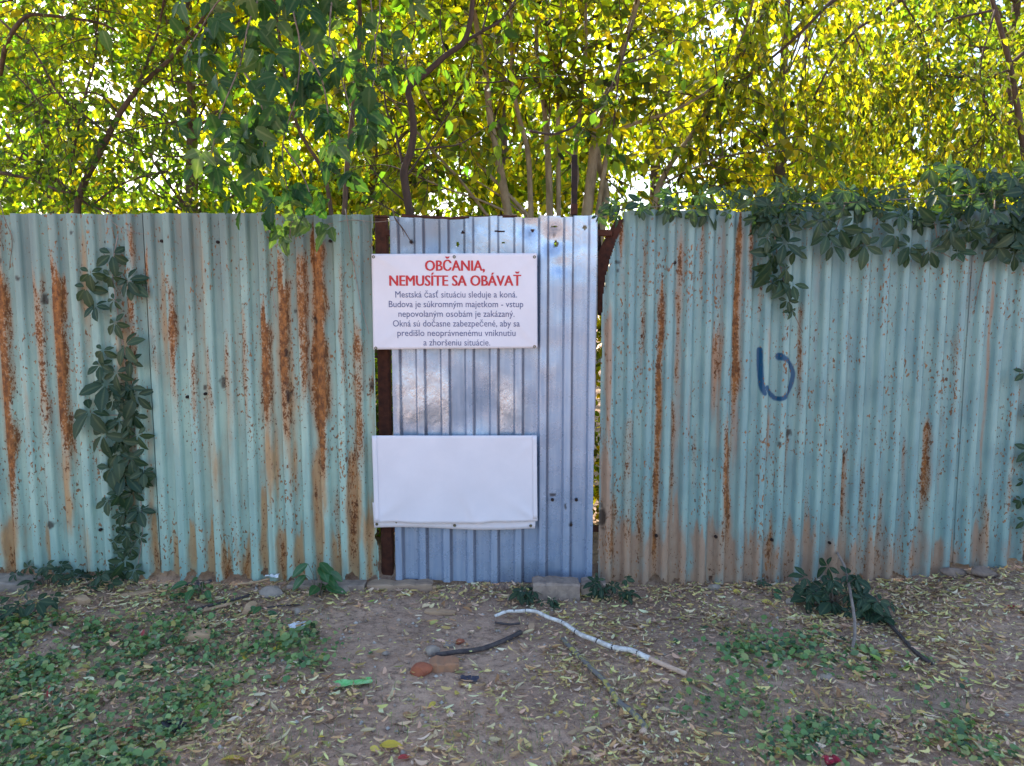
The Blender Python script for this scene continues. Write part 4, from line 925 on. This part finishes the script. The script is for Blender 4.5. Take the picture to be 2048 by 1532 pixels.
block('wood_plank', 800, 1178, (.36,.09,.05), 'wood', 'weathered flat plank on the ground under the left corner of the gate', 'plank', .02, .2)
block('wood_offcut', 862, 1180, (.07,.04,.03), 'woodpale', 'short wood chip at the right end of the plank', 'wood chip', .3, .1)
block('stone_sill', 655, 1176, (.42,.09,.05), 'concrete', 'low stone edging under the rusty bottom of the left fence', 'stone', .02, .35)
block('stone_sill', 20, 1172, (.30,.16,.06), 'stone', 'flat dark stone slab by the fence foot at the left edge', 'stone', .0, .3)
for px, lab in ((1905, 'brown stone under the raised right fence, left of the pair'), (1968, 'brown stone under the raised right fence, right of the pair')):
    rock('foundation_stone', px, 1152, (.16,.10,.07), 'brickdull', lab, 'stone', 'stones under the right fence')
for px, py, s, lab in [(680,1188,(.13,.09,.06),'angular pale stone right of the glossy seedling'), (545,1192,(.15,.10,.07),'brown stone with pale top at the left fence foot'), (597,1228,(.06,.05,.04),'small round stone left of the worn dirt path'),
                       (865,1308,(.07,.06,.05),'grey stone chip at the left end of the dark stick'), (900,1295,(.06,.05,.03),'small grey stone above the dark stick'), (1580,1208,(.05,.04,.04),'small pale stone in the litter by the right fence'), (772,1310,(.04,.035,.025),'small dark pebble on the worn dirt path'),
                       (1430,1180,(.09,.06,.04),'flat grey stone at the foot of the right fence'), (1655,1358,(.07,.05,.03),'pale stone in the litter at right'), (20,1245,(.06,.06,.03),'flat stone in shadow at the left edge')]:
    rock('stone', px, py, s, 'stone', lab, 'stone', 'loose stones')
rock('brick_fragment', 842, 1346, (.105,.08,.06), 'brick', 'rounded red brick fragment below the dark stick', 'brick', 'brick fragments', .2, .5)
block('brick_fragment', 888, 1336, (.125,.085,.055), 'brickold', 'weathered orange brown half brick next to the red fragment', 'brick', .12, .3, 'brick fragments')
rock('brick_fragment', 920, 1287, (.045,.04,.03), 'brick', 'tiny brick crumb above the dark stick', 'brick', 'brick fragments')
block('wood_peg', 1063, 1258, (.10,.028,.022), 'woodpale', 'short flat wooden peg lying across the birch branch start', 'peg', 1.5, .05)
block('log_piece', 392, 1280, (.13,.07,.045), 'woodpale', 'split pinkish log piece on the left', 'wood', .25, .1)
block('log_piece', 325, 1282, (.09,.06,.035), 'wood', 'greyish wood lump left of the split log piece', 'wood', .5, .1)
block('log_piece', 165, 1208, (.08,.05,.04), 'woodpale', 'pale wood lump among the creeper tufts at left', 'wood', -.4, .1)
block('stump', 500, 1224, (.10,.045,.05), 'woodpale', 'splintered stump standing near the left fence foot', 'stump', 1.45, .1, None, .5)
block('bark_strip', 615, 1222, (.15,.05,.02), 'wood', 'brown bark strip beside the small round stone', 'bark', .05, .1)
block('bark_strip', 880, 1226, (.16,.05,.015), 'woodpale', 'thin orange bark strip on the dirt in front of the gate', 'bark', -.15, .1)
block('bark_strip', 1905, 1425, (.52,.04,.015), 'wood', 'long grey wood strip in the litter at lower right', 'bark', -.42, .1)
block('bark_strip', 265, 1192, (.22,.035,.02), 'woodpale', 'thin pale bark strip under the climbing creeper', 'bark', .5, .1)
block('bark_strip', 540, 1500, (.10,.04,.012), 'woodpale', 'orange brown bark flake at the bottom left', 'bark', .15, .1)
block('bark_strip', 690, 1508, (.10,.022,.014), 'wood', 'grey bark roll at the bottom centre left', 'bark', -.5, .1)
def stick(name, pts, r0, r1, mt, label, wob=.08, lift=0.0, k=5, extra=None, group='sticks on the ground', n=8):
    w = []
    for q in pts:
        g = G(q[0], q[1]); w.append((g.x, g.y, g.z + (q[2] if len(q) > 2 else 0)))
    pth = [Vector(a) for a in spline(w, k)]; rad = taper(pth, r0, r1); pth = [p+Vector((0,0,r*.8+.009)) for p, r in zip(pth, rad)]
    t = thing(name, pth[len(pth)//2]-Vector((0,0,r0)), label, 'stick', group); m = len(pth)
    cut = int(m*(extra[0])) if extra else m
    MB().tube(pth[:cut], rad[:cut], n, wob=wob).build('bark', M[mt], t, True)
    if extra: MB().tube(pth[cut-1:], [r*.92 for r in rad[cut-1:]], n, wob=wob*.5).build('bare_end', M[extra[1]], t, True)
    return t, pth, rad
t, pth, rad = stick('birch_branch', [(990,1238,.0),(1012,1234,.012),(1035,1236,.02),(1068,1239,.028),(1098,1252,.026),(1125,1262,.026),(1160,1283,.018),(1185,1292,.016),(1225,1306,.010),(1262,1311,.006),(1290,1323,.004),(1330,1339,0),(1372,1357,0)], .0080, .0130, 'birch', 'white birch branch with stripped pale end lying in front of the gate', .04, extra=(.86,'bare'), k=4)
for f in (.10,.22,.41,.47,.61,.66,.79):
    i = int(f*len(pth)); d = (pth[i+1]-pth[i]).normalized()
    w_ = R.uniform(.0015, .004); MB().tube([pth[i]-d*w_+rv(.0006), pth[i]+d*w_], rad[i]*1.03, 10).build('dark_ring', M['burnt'], t, True)
stick('dark_stick', [(872,1318),(910,1312),(960,1306),(1005,1290),(1042,1272)], .011, .012, 'burnt', 'short dark curved stick lying left of the birch branch')
stick('lichen_branch', [(1125,1285),(1150,1312),(1180,1342),(1210,1372),(1235,1410),(1262,1432),(1288,1462),(1284,1476)], .010, .013, 'moss', 'grey branch with yellow lichen and broken orange end at lower centre', .12, extra=(.94,'bare'))
stick('leaning_stick', [(1673,1140,.16),(1688,1190,.13),(1702,1240,.08),(1709,1275,.03),(1704,1310,0)], .007, .008, 'dryvine', 'thin bent pale stick leaning over the large creeper tuft')
stick('twig', [(1760,1232),(1795,1272),(1830,1310),(1862,1334)], .008, .009, 'burnt', 'dark brown twig lying right of the leaning stick')
stick('twig', [(385,1226),(430,1214),(475,1203),(500,1196)], .007, .008, 'burnt', 'dark twig lying towards the left fence foot')
stick('twig', [(390,1232),(430,1222),(468,1211)], .009, .009, 'woodpale', 'orange split twig just below the dark one near the left fence')
stick('twig', [(150,1270),(210,1271),(250,1290)], .003, .003, 'burnt', 'thin dark twig across the ground cover at left')
stick('twig', [(520,1222),(560,1216),(600,1214)], .004, .004, 'burnt', 'thin dark twig right of the split stump')
stick('twig', [(475,1180,.02),(510,1176,.02),(540,1172,.03)], .006, .005, 'woodpale', 'pale twig under the rusty left fence')
stick('twig', [(990,1250),(1015,1254),(1040,1252)], .006, .006, 'burnt', 'short dark twig under the birch branch tip')
stick('twig', [(1240,1420),(1290,1400),(1350,1385)], .003, .002, 'wood', 'thin twig crossing the litter right of the lichen branch')
stick('twig', [(985,1520),(1010,1505),(1035,1480)], .002, .002, 'wood', 'thin reddish twig at the bottom centre')
stick('twig', [(1600,1440),(1650,1470),(1700,1460)], .003, .002, 'wood', 'thin pale twig in the litter at lower right')
def hang(name, pts, r, mt, label):
    pth = wp(pts); t = thing(name, pth[-1], label, 'twig', 'dry stems hanging on the fence'); MB().tube(pth, taper(pth, r, r*.5), 5, wob=.15).build('stem', M[mt], t, True)
    e = pth[len(pth)//2]; MB().tube([e, e+Vector((.02,-.01,-.03)), e+Vector((.03,-.01,-.07))], [r*.6,r*.5,r*.3], 4).build('side_stem', M[mt], t)
hang('dry_stem', [(690,418,.0),(698,460,-.03),(706,520,-.035),(720,600,-.03),(738,668,-.035)], .0032, 'dryvine', 'thin pale dry stem hanging left of the printed banner')
hang('dry_stem', [(548,520,-.02),(546,585,-.035),(552,625,-.03),(560,655,-.02)], .0022, 'dryvine', 'short pale dry stem on the left fence below the maple leaves')
hang('dry_stem', [(786,418,.02),(790,436,-.02),(806,458,-.035),(821,482,-.02)], .0045, 'bark', 'dark twig bent over the top left corner of the gate')
hang('dry_stem', [(640,452,-.01),(700,440,-.03),(750,444,-.02),(788,440,-.02)], .0022, 'dryvine', 'pale dry stem stretched along the fence top towards the gate')
hang('dry_stem', [(0,405,-.01),(10,440,-.03),(24,480,-.03),(18,540,-.02)], .003, 'twig', 'dry stem hanging over the fence top at the left edge')
hang('dry_stem', [(218,420,-.01),(226,445,-.03),(258,462,-.03),(300,470,-.02)], .002, 'dryvine', 'fine dry stem on the fence top above the climbing creeper')
hang('dry_stem', [(736,-40,.2),(748,60,.15),(752,140,.15),(740,190,.15),(735,250,.2)], .004, 'dryvine', 'pale dry vine dangling from above between maple and curved tree')

# ------------------------------------------------------------------ litter thrown away
def crumple(name, px, py, size, mt, label, cat, rz=0.0, lift=.4):
    p = G(px, py); nu, nv = 12, 7; V = []; off = R.uniform(0, 99); Mr = Matrix.Rotation(rz, 3, 'Z')
    for j in range(nv+1):
        for i in range(nu+1):
            u, v = i/nu-.5, j/nv-.5; e = 1-.35*float(vn(i*1.3+off, j*.2, 3))*(abs(v) > .4)
            h = size[2]*(float(vn(u*5+off, v*4, 4))+.5*float(vn(u*11+off, v*9, 5)))*lift + .004
            V.append(p + Mr @ Vector((u*size[0]*(1-.2*float(vn(j*1.7+off, 3, 6))), v*size[1]*e, h)))
    F = [(j*(nu+1)+i, j*(nu+1)+i+1, (j+1)*(nu+1)+i+1, (j+1)*(nu+1)+i) for j in range(nv) for i in range(nu)]
    o = obj(name, V, F, M[mt], None, False); md = o.modifiers.new('thickness', 'SOLIDIFY'); md.thickness = .001; tag(o, label, cat, 'scraps of rubbish'); return o
crumple('plastic_wrapper', 706, 1371, (.17,.07,.03), 'greenplastic', 'bright green crumpled plastic wrapper on the dirt', 'wrapper', .28)
crumple('paper_scrap', 596, 1258, (.09,.07,.05), 'paper', 'crumpled white paper scrap at the edge of the ground cover', 'paper', .4)
crumple('paper_scrap', 545, 1174, (.08,.05,.04), 'paper', 'white paper scrap lying on the stone at the left fence foot', 'paper', .2).location.z += .05
crumple('plastic_scrap', 350, 1462, (.08,.10,.07), 'blackplastic', 'crumpled black plastic scrap in the ground cover', 'scrap', .8)
crumple('plastic_scrap', 938, 1362, (.09,.04,.03), 'blueplastic', 'small dark blue plastic scrap right of the brick fragments', 'scrap', -.3)
crumple('plastic_scrap', 1662, 1528, (.06,.05,.04), 'redplastic', 'red plastic scrap at the bottom edge right', 'scrap', .3)
crumple('plastic_scrap', 395, 1172, (.16,.06,.05), 'blackplastic', 'dark plastic sheet scrap under the left fence foot', 'scrap', .1)

# ------------------------------------------------------------------ fallen leaves one by one
FL = {k: [lmesh('fallen_leaf', blade(1, w, 8, f, d, .04, .45, tw), M[k]) for w, f, d, tw in (((.20,.7,-.6,.16),(.28,.9,-.4,-.14),(.15,.3,.5,.22),(.36,1.0,-.3,.1)) if k == 'paleleaf' else ((.5,.3,.1,.0),(.36,.65,-.35,.12),(.55,.35,.3,-.07)))] for k in ('yellowleaf','brownleaf','paleleaf','redleaf','limeleaf')}
def fallen(k, px, py, s, ang, label, group=None, name='fallen_leaf', lift=.012):
    p = G(px, py) + Vector((0,0,lift)); o = bpy.data.objects.new(name, R.choice(FL[k])); C.objects.link(o)
    d = Vector((math.cos(ang), math.sin(ang), R.uniform(-.08,.12))); n = Vector((R.gauss(0,.25), R.gauss(-.1,.25), 1))
    o.matrix_basis = Matrix.Translation(p) @ frame(d, n) @ Matrix.Scale(s, 4); tag(o, label, 'leaf', group or 'fallen leaves'); return o
for k, px, py, s, a, lab in [('yellowleaf',758,1498,.085,.0,'pale yellow oval leaf at the bottom centre left'),('yellowleaf',50,1526,.11,.3,'large yellow leaf at the bottom left edge'),('yellowleaf',540,1306,.085,.5,'mustard yellow leaf near the edge of the ground cover'),
    ('brownleaf',1848,1482,.12,-.8,'brown pointed leaf at the bottom right'),('limeleaf',1800,1346,.075,.6,'round lime green leaf on the litter at right'),('limeleaf',1765,1332,.06,2.2,'green leaf beside the round lime one at right'),('yellowleaf',1770,1310,.06,.4,'yellow round leaf below the dark brown twig'),
    ('yellowleaf',1642,1212,.07,.9,'bright yellow leaf in the large creeper tuft'),('redleaf',280,1280,.045,1.6,'red leaf in the ground cover at left'),('redleaf',240,1470,.06,1.0,'pinkish red curled leaf in the ground cover, lower left'),('redleaf',95,1400,.06,2.0,'pink red leaf in the ground cover, far left'),
    ('yellowleaf',15,1455,.09,.2,'mottled yellow leaf at the left edge'),('yellowleaf',1465,1188,.06,.0,'small yellow leaf near the foot of the right fence'),('yellowleaf',1523,1208,.07,-.2,'long yellow leaf in the litter near the right fence'),('brownleaf',1285,1474,.07,-1.5,'orange leaf at the broken end of the lichen branch'),
    ('limeleaf',1182,1442,.035,.6,'tiny bright green leaf right of bottom centre'),('yellowleaf',1362,1368,.045,.4,'small yellow leaf at the tip of the birch branch'),('limeleaf',735,1208,.04,.2,'small lime leaf on the dirt in front of the left fence'),('redleaf',2020,1220,.06,.8,'dark red leaf near the right edge'),
    ('yellowleaf',440,1528,.10,.3,'yellowish leaf at the bottom edge, left of centre'),('limeleaf',390,1440,.11,1.2,'bright green leaf in the ground cover next to the black scrap'),('brownleaf',215,1500,.07,.3,'orange brown leaf in the lower left ground cover'),('redleaf',795,1524,.05,.5,'purple red leaf at the bottom centre left edge'),('brownleaf',130,1160,.14,.9,'long orange dry leaf leaning at the left fence foot')]:
    fallen(k, px, py, s, a, lab)
kinds = [('paleleaf','small straw coloured dry leaf lying in the leaf litter','straw coloured fallen leaves',150),('yellowleaf','small yellow dry leaf lying in the leaf litter','small yellow fallen leaves',45),('brownleaf','small brown dry leaf lying in the leaf litter','small brown fallen leaves',60)]
for k, lab, grp, n in kinds:
    for _ in range(n):
        while True:
            px, py = R.uniform(10, 2040), R.uniform(1205, 1525)
            if ((px-800)/170)**2+((py-1290)/70)**2 > 1: break
        fallen(k, px, py, R.uniform(.028, .062)*(.7 if k == 'yellowleaf' else 1), R.uniform(0, 6.28), lab, grp)

# ------------------------------------------------------------------ litter, ground cover, grass (uncountable)
def inpoly(x, y, poly):
    c = np.zeros(x.shape, bool); j = len(poly)-1
    for i in range(len(poly)):
        xi, yi = poly[i]; xj, yj = poly[j]
        c ^= ((yi > y) != (yj > y)) & (x < (xj-xi)*(y-yi)/(yj-yi+1e-9)+xi); j = i
    return c
def scatter(n, x0, x1, y0, y1):
    x = NR.uniform(x0, x1, n); y = NR.uniform(y0, y1, n); z = gz(x, y); px, py = proj(x, y, z); return x, y, z, px, py
LEFTPOLY = [(-900,1225),(60,1235),(180,1262),(330,1262),(430,1290),(560,1265),(650,1290),(600,1345),(470,1375),(440,1430),(330,1475),(300,1800),(-900,1800)]
def covermask(px, py, x, y):
    e = (vn(x*6, y*6, 150)-.5)*70; m = inpoly(px+e, py+e*.5, LEFTPOLY)
    for cx, cy, a, b in [(1430,1300,48,24),(1560,1305,85,38),(1470,1345,40,16),(1400,1415,50,20),(1480,1420,60,30),(1545,1460,70,40),(1610,1505,60,38),(1700,1478,48,34),(1880,1455,40,25),(1935,1510,62,32),(1870,1398,34,16),(1650,1320,70,22),(1790,1340,36,14),(640,1300,40,24),(500,1345,60,24),(400,1215,40,20),(330,1235,50,18)]:
        m |= ((px+e*.4-cx)/a)**2+((py-cy)/b)**2 < 1
    return m
def coverfall(px, py, x, y):
    # a mat that thins out unevenly towards its edges
    s_ = 0
    for k in range(8):
        a = k*math.pi/4; s_ = s_ + covermask(px+55*math.cos(a), py+26*math.sin(a), x, y)
    return (s_/8.0)**1.3
x, y, z, px, py = scatter(100000, -3.6, 3.4, -2.3, -.02)
worn = ss(1.5, .75, np.sqrt(((px-820)/240)**2+((py-1290)/95)**2)); worn = np.maximum(worn, .55*ss(1.4, .6, np.sqrt(((px-1000)/300)**2+((py-1420)/90)**2)))
cm = covermask(px, py, x, y)
dens = (.15+1.1*vn(x*4, y*4, 160)*(.4+.9*vn(x*13, y*13, 161)) + .35*ss(-.5,-.1,y))*(1-.84*worn)*np.where(cm, .6, 1)
k = NR.uniform(0, 1, len(x)) < dens*1.0; x, y, z = x[k], y[k], z[k]; n = len(x)
# curled strips: 4 cross rows of 2 verts
ang = NR.uniform(0, 2*np.pi, n); big = NR.uniform(0, 1, n)**2.0; L = .010+.046*big; W = (.0020+.0056*NR.uniform(0,1,n)**1.5)*(.6+.9*big); tw_ = NR.uniform(0,1,n) < .16; L = np.where(tw_, NR.uniform(.02,.085,n), L); W = np.where(tw_, .0011, W); curl = NR.normal(0, .9, n); bend = NR.normal(0, .8, n); lift = NR.uniform(.002,.016,n)
rows = 5; vs_l = []
dirx, diry = np.cos(ang), np.sin(ang); roll = NR.normal(0, .5, n)
for i in range(rows):
    t_ = i/(rows-1)-.5; w = W*np.sqrt(np.maximum(.03, 1-(2*t_)**2))
    lat = bend*L*(t_*t_-.1); cx = x+dirx*L*t_-diry*lat; cy = y+diry*L*t_+dirx*lat; cz = gz(cx, cy)+.0035+lift+curl*L*(t_*t_)*.9*np.sign(curl)*.6
    for s in (-1, 1): vs_l.append(np.stack([cx-diry*w*s*np.cos(roll), cy+dirx*w*s*np.cos(roll), cz+w*s*np.sin(roll)*.8+.001], 1))
Vl = np.stack(vs_l, 1).reshape(-1, 3); b = np.arange(n)[:, None]*(rows*2)
Fl = np.concatenate([b+[[2*i, 2*i+1, 2*i+3, 2*i+2]] for i in range(rows-1)], 0)
pal = np.array([(.60,.46,.20),(.55,.41,.17),(.64,.52,.29),(.48,.34,.13),(.46,.27,.13),(.52,.32,.20),(.38,.36,.12),(.58,.43,.27),(.34,.21,.11),(.27,.18,.11),(.50,.45,.18),(.55,.36,.27),(.50,.30,.21),(.42,.25,.15),(.58,.40,.28)])
col = np.minimum(.84, pal[NR.integers(0, len(pal), n)]*NR.uniform(.7, 1.9, (n, 1)))
col[tw_] = np.array([(.16,.10,.07),(.24,.16,.12),(.10,.07,.055)])[NR.integers(0,3,tw_.sum())]
o = obj('leaf_litter', Vl, Fl, M['litter'], None, True, {'Col': np.repeat(col, rows*2, 0)}); tag(o, 'dry straw coloured curled leaf litter scattered over the bare earth', 'leaf litter', None, 'stuff')
# crumbs of soil and grit
x, y, z, px, py = scatter(7000, -3.2, 3.2, -2.1, .1); n = len(x); s = .0025+.011*NR.uniform(0,1,n)**4
oct_ = np.array([(1,0,0),(-1,0,0),(0,1,0),(0,-1,0),(0,0,.8),(0,0,-.8)]); Vg = (np.stack([x,y,z+s*.3],1)[:,None] + oct_[None]*s[:,None,None]*NR.uniform(.6,1.3,(n,6,1))).reshape(-1,3)
f8 = np.array([(0,2,4),(2,1,4),(1,3,4),(3,0,4),(2,0,5),(1,2,5),(3,1,5),(0,3,5)]); Fg = (np.arange(n)[:,None,None]*6+f8[None]).reshape(-1,3)
gc = np.array([(.42,.32,.26),(.5,.42,.36),(.32,.23,.18),(.58,.52,.47)])[NR.integers(0,4,n)]
o = obj('soil_crumbs', Vg, Fg, M['litter'], None, False, {'Col': np.repeat(gc, 6, 0)}); tag(o, 'small crumbs of soil and grit on the earth', 'grit', None, 'stuff')
# round leaved ground cover
def cover(name, sel, n0, x0, x1, y0, y1, label, dens=1.0):
    x, y, z, px, py = scatter(n0, x0, x1, y0, y1); k = sel(px, py) & (NR.uniform(0,1,n0) < dens*coverfall(px, py, x, y)*(.05+1.5*vn(x*7, y*7, 170)*(.15+1.3*vn(x*15, y*15, 173))))
    x, y, z = x[k], y[k], z[k]; n = len(x); r = (.0045+.0125*NR.uniform(0, 1, n)**1.4)*(.8+.5*vn(x*3,y*3,171)); h = NR.uniform(.004, .045, n)*(.5+vn(x*5,y*5,172))
    nr = NR.normal(0, .42, (n,3))+[0,-.15,1]; nr /= np.linalg.norm(nr, axis=1, keepdims=True); a = np.cross(nr, NR.normal(0,1,(n,3))); a /= np.linalg.norm(a, axis=1, keepdims=True); b = np.cross(nr, a)
    c = np.stack([x, y, z+h], 1); vs_ = [c - nr*r[:,None]*.12]; m = 9
    for i in range(m):
        th = 2*np.pi*i/m; rad = r*(.55 if i == 0 else 1)*NR.uniform(.88,1.1,n); vs_.append(c + (a*math.cos(th)+b*math.sin(th))*rad[:,None] + nr*(r*.12*math.cos(2*th))[:,None])
    st_ = [c, c+a*.0008, np.stack([x+NR.normal(0,.012,n), y+NR.normal(0,.012,n), z-.003], 1)]
    V = np.stack(vs_+st_, 1).reshape(-1, 3); q = m+4; bi = np.arange(n)[:,None]*q
    F = np.concatenate([bi+[[0,1+i,1+(i+1) % m]] for i in range(m)] + [bi+[[m+1,m+2,m+3]]], 0)
    pal = np.array([(.09,.19,.07),(.13,.25,.085),(.17,.29,.10),(.25,.36,.13),(.05,.10,.05),(.34,.38,.15),(.19,.30,.15)])
    col = pal[NR.integers(0,len(pal),n)]*NR.uniform(.75,1.2,(n,1)); yl = NR.uniform(0,1,n) < .035; col[yl] = (.42,.36,.12)
    o = obj(name, V, F, M['cover'], None, True, {'Col': np.repeat(col, q, 0)}); tag(o, label, 'ground cover', None, 'stuff')
cover('ground_cover', lambda px, py: px < 900, 42000, -3.6, -.3, -2.2, -.1, 'mat of small round green leaves covering the lower left ground')
cover('ground_cover', lambda px, py: px > 900, 30000, .5, 3.0, -2.2, -.1, 'scattered patches of small round green leaves on the lower right ground')
# short grass
x, y, z, px, py = scatter(26000, -2.6, 2.6, -2.2, -.3)
gm = np.zeros(len(x))
for cx, cy, a, b in [(800,1430,170,50),(560,1480,160,60),(1000,1500,200,50),(1230,1400,90,60),(1200,1450,80,50),(1330,1420,90,45),(1380,1500,90,50),(430,1520,120,50),(720,1390,60,26),(1480,1490,70,40),(1400,1390,50,30),(620,1240,40,20),(1500,1250,60,24),(1460,1230,40,16),(200,1400,260,110),(120,1500,200,60),(1600,1420,260,90),(1850,1440,160,70),(420,1300,120,40)]:
    gm = np.maximum(gm, ss(1.3, .4, np.hypot((px-cx)/a, (py-cy)/b)))
k = NR.uniform(0,1,len(x)) < gm*.5*(.2+1.3*vn(x*14, y*14, 180)); x, y, z = x[k], y[k], z[k]; n = len(x)
ang = NR.uniform(0,2*np.pi,n); ln = NR.uniform(.02,.065,n); lean = NR.uniform(.2,1.3,n); w = NR.uniform(.0007,.0016,n)
dx_, dy_ = np.cos(ang), np.sin(ang); V = []
for t_, ww in ((0,1),(.5,.8),(1,.1)):
    cx = x+dx_*ln*lean*t_*t_*.8; cy = y+dy_*ln*lean*t_*t_*.8; cz = z+ln*t_*(1-.35*lean*t_)
    for s in (-1,1): V.append(np.stack([cx-dy_*w*ww*s, cy+dx_*w*ww*s, cz],1))
V = np.stack(V,1).reshape(-1,3); b = np.arange(n)[:,None]*6; F = np.concatenate([b+[[0,1,3,2]], b+[[2,3,5,4]]],0)
col = np.array([(.10,.16,.055),(.14,.20,.07),(.22,.24,.10),(.38,.34,.18)])[NR.integers(0,4,n)]
o = obj('grass', V, F, M['cover'], None, True, {'Col': np.repeat(col, 6, 0)}); tag(o, 'thin short grass tufts among the leaf litter', 'grass', None, 'stuff')
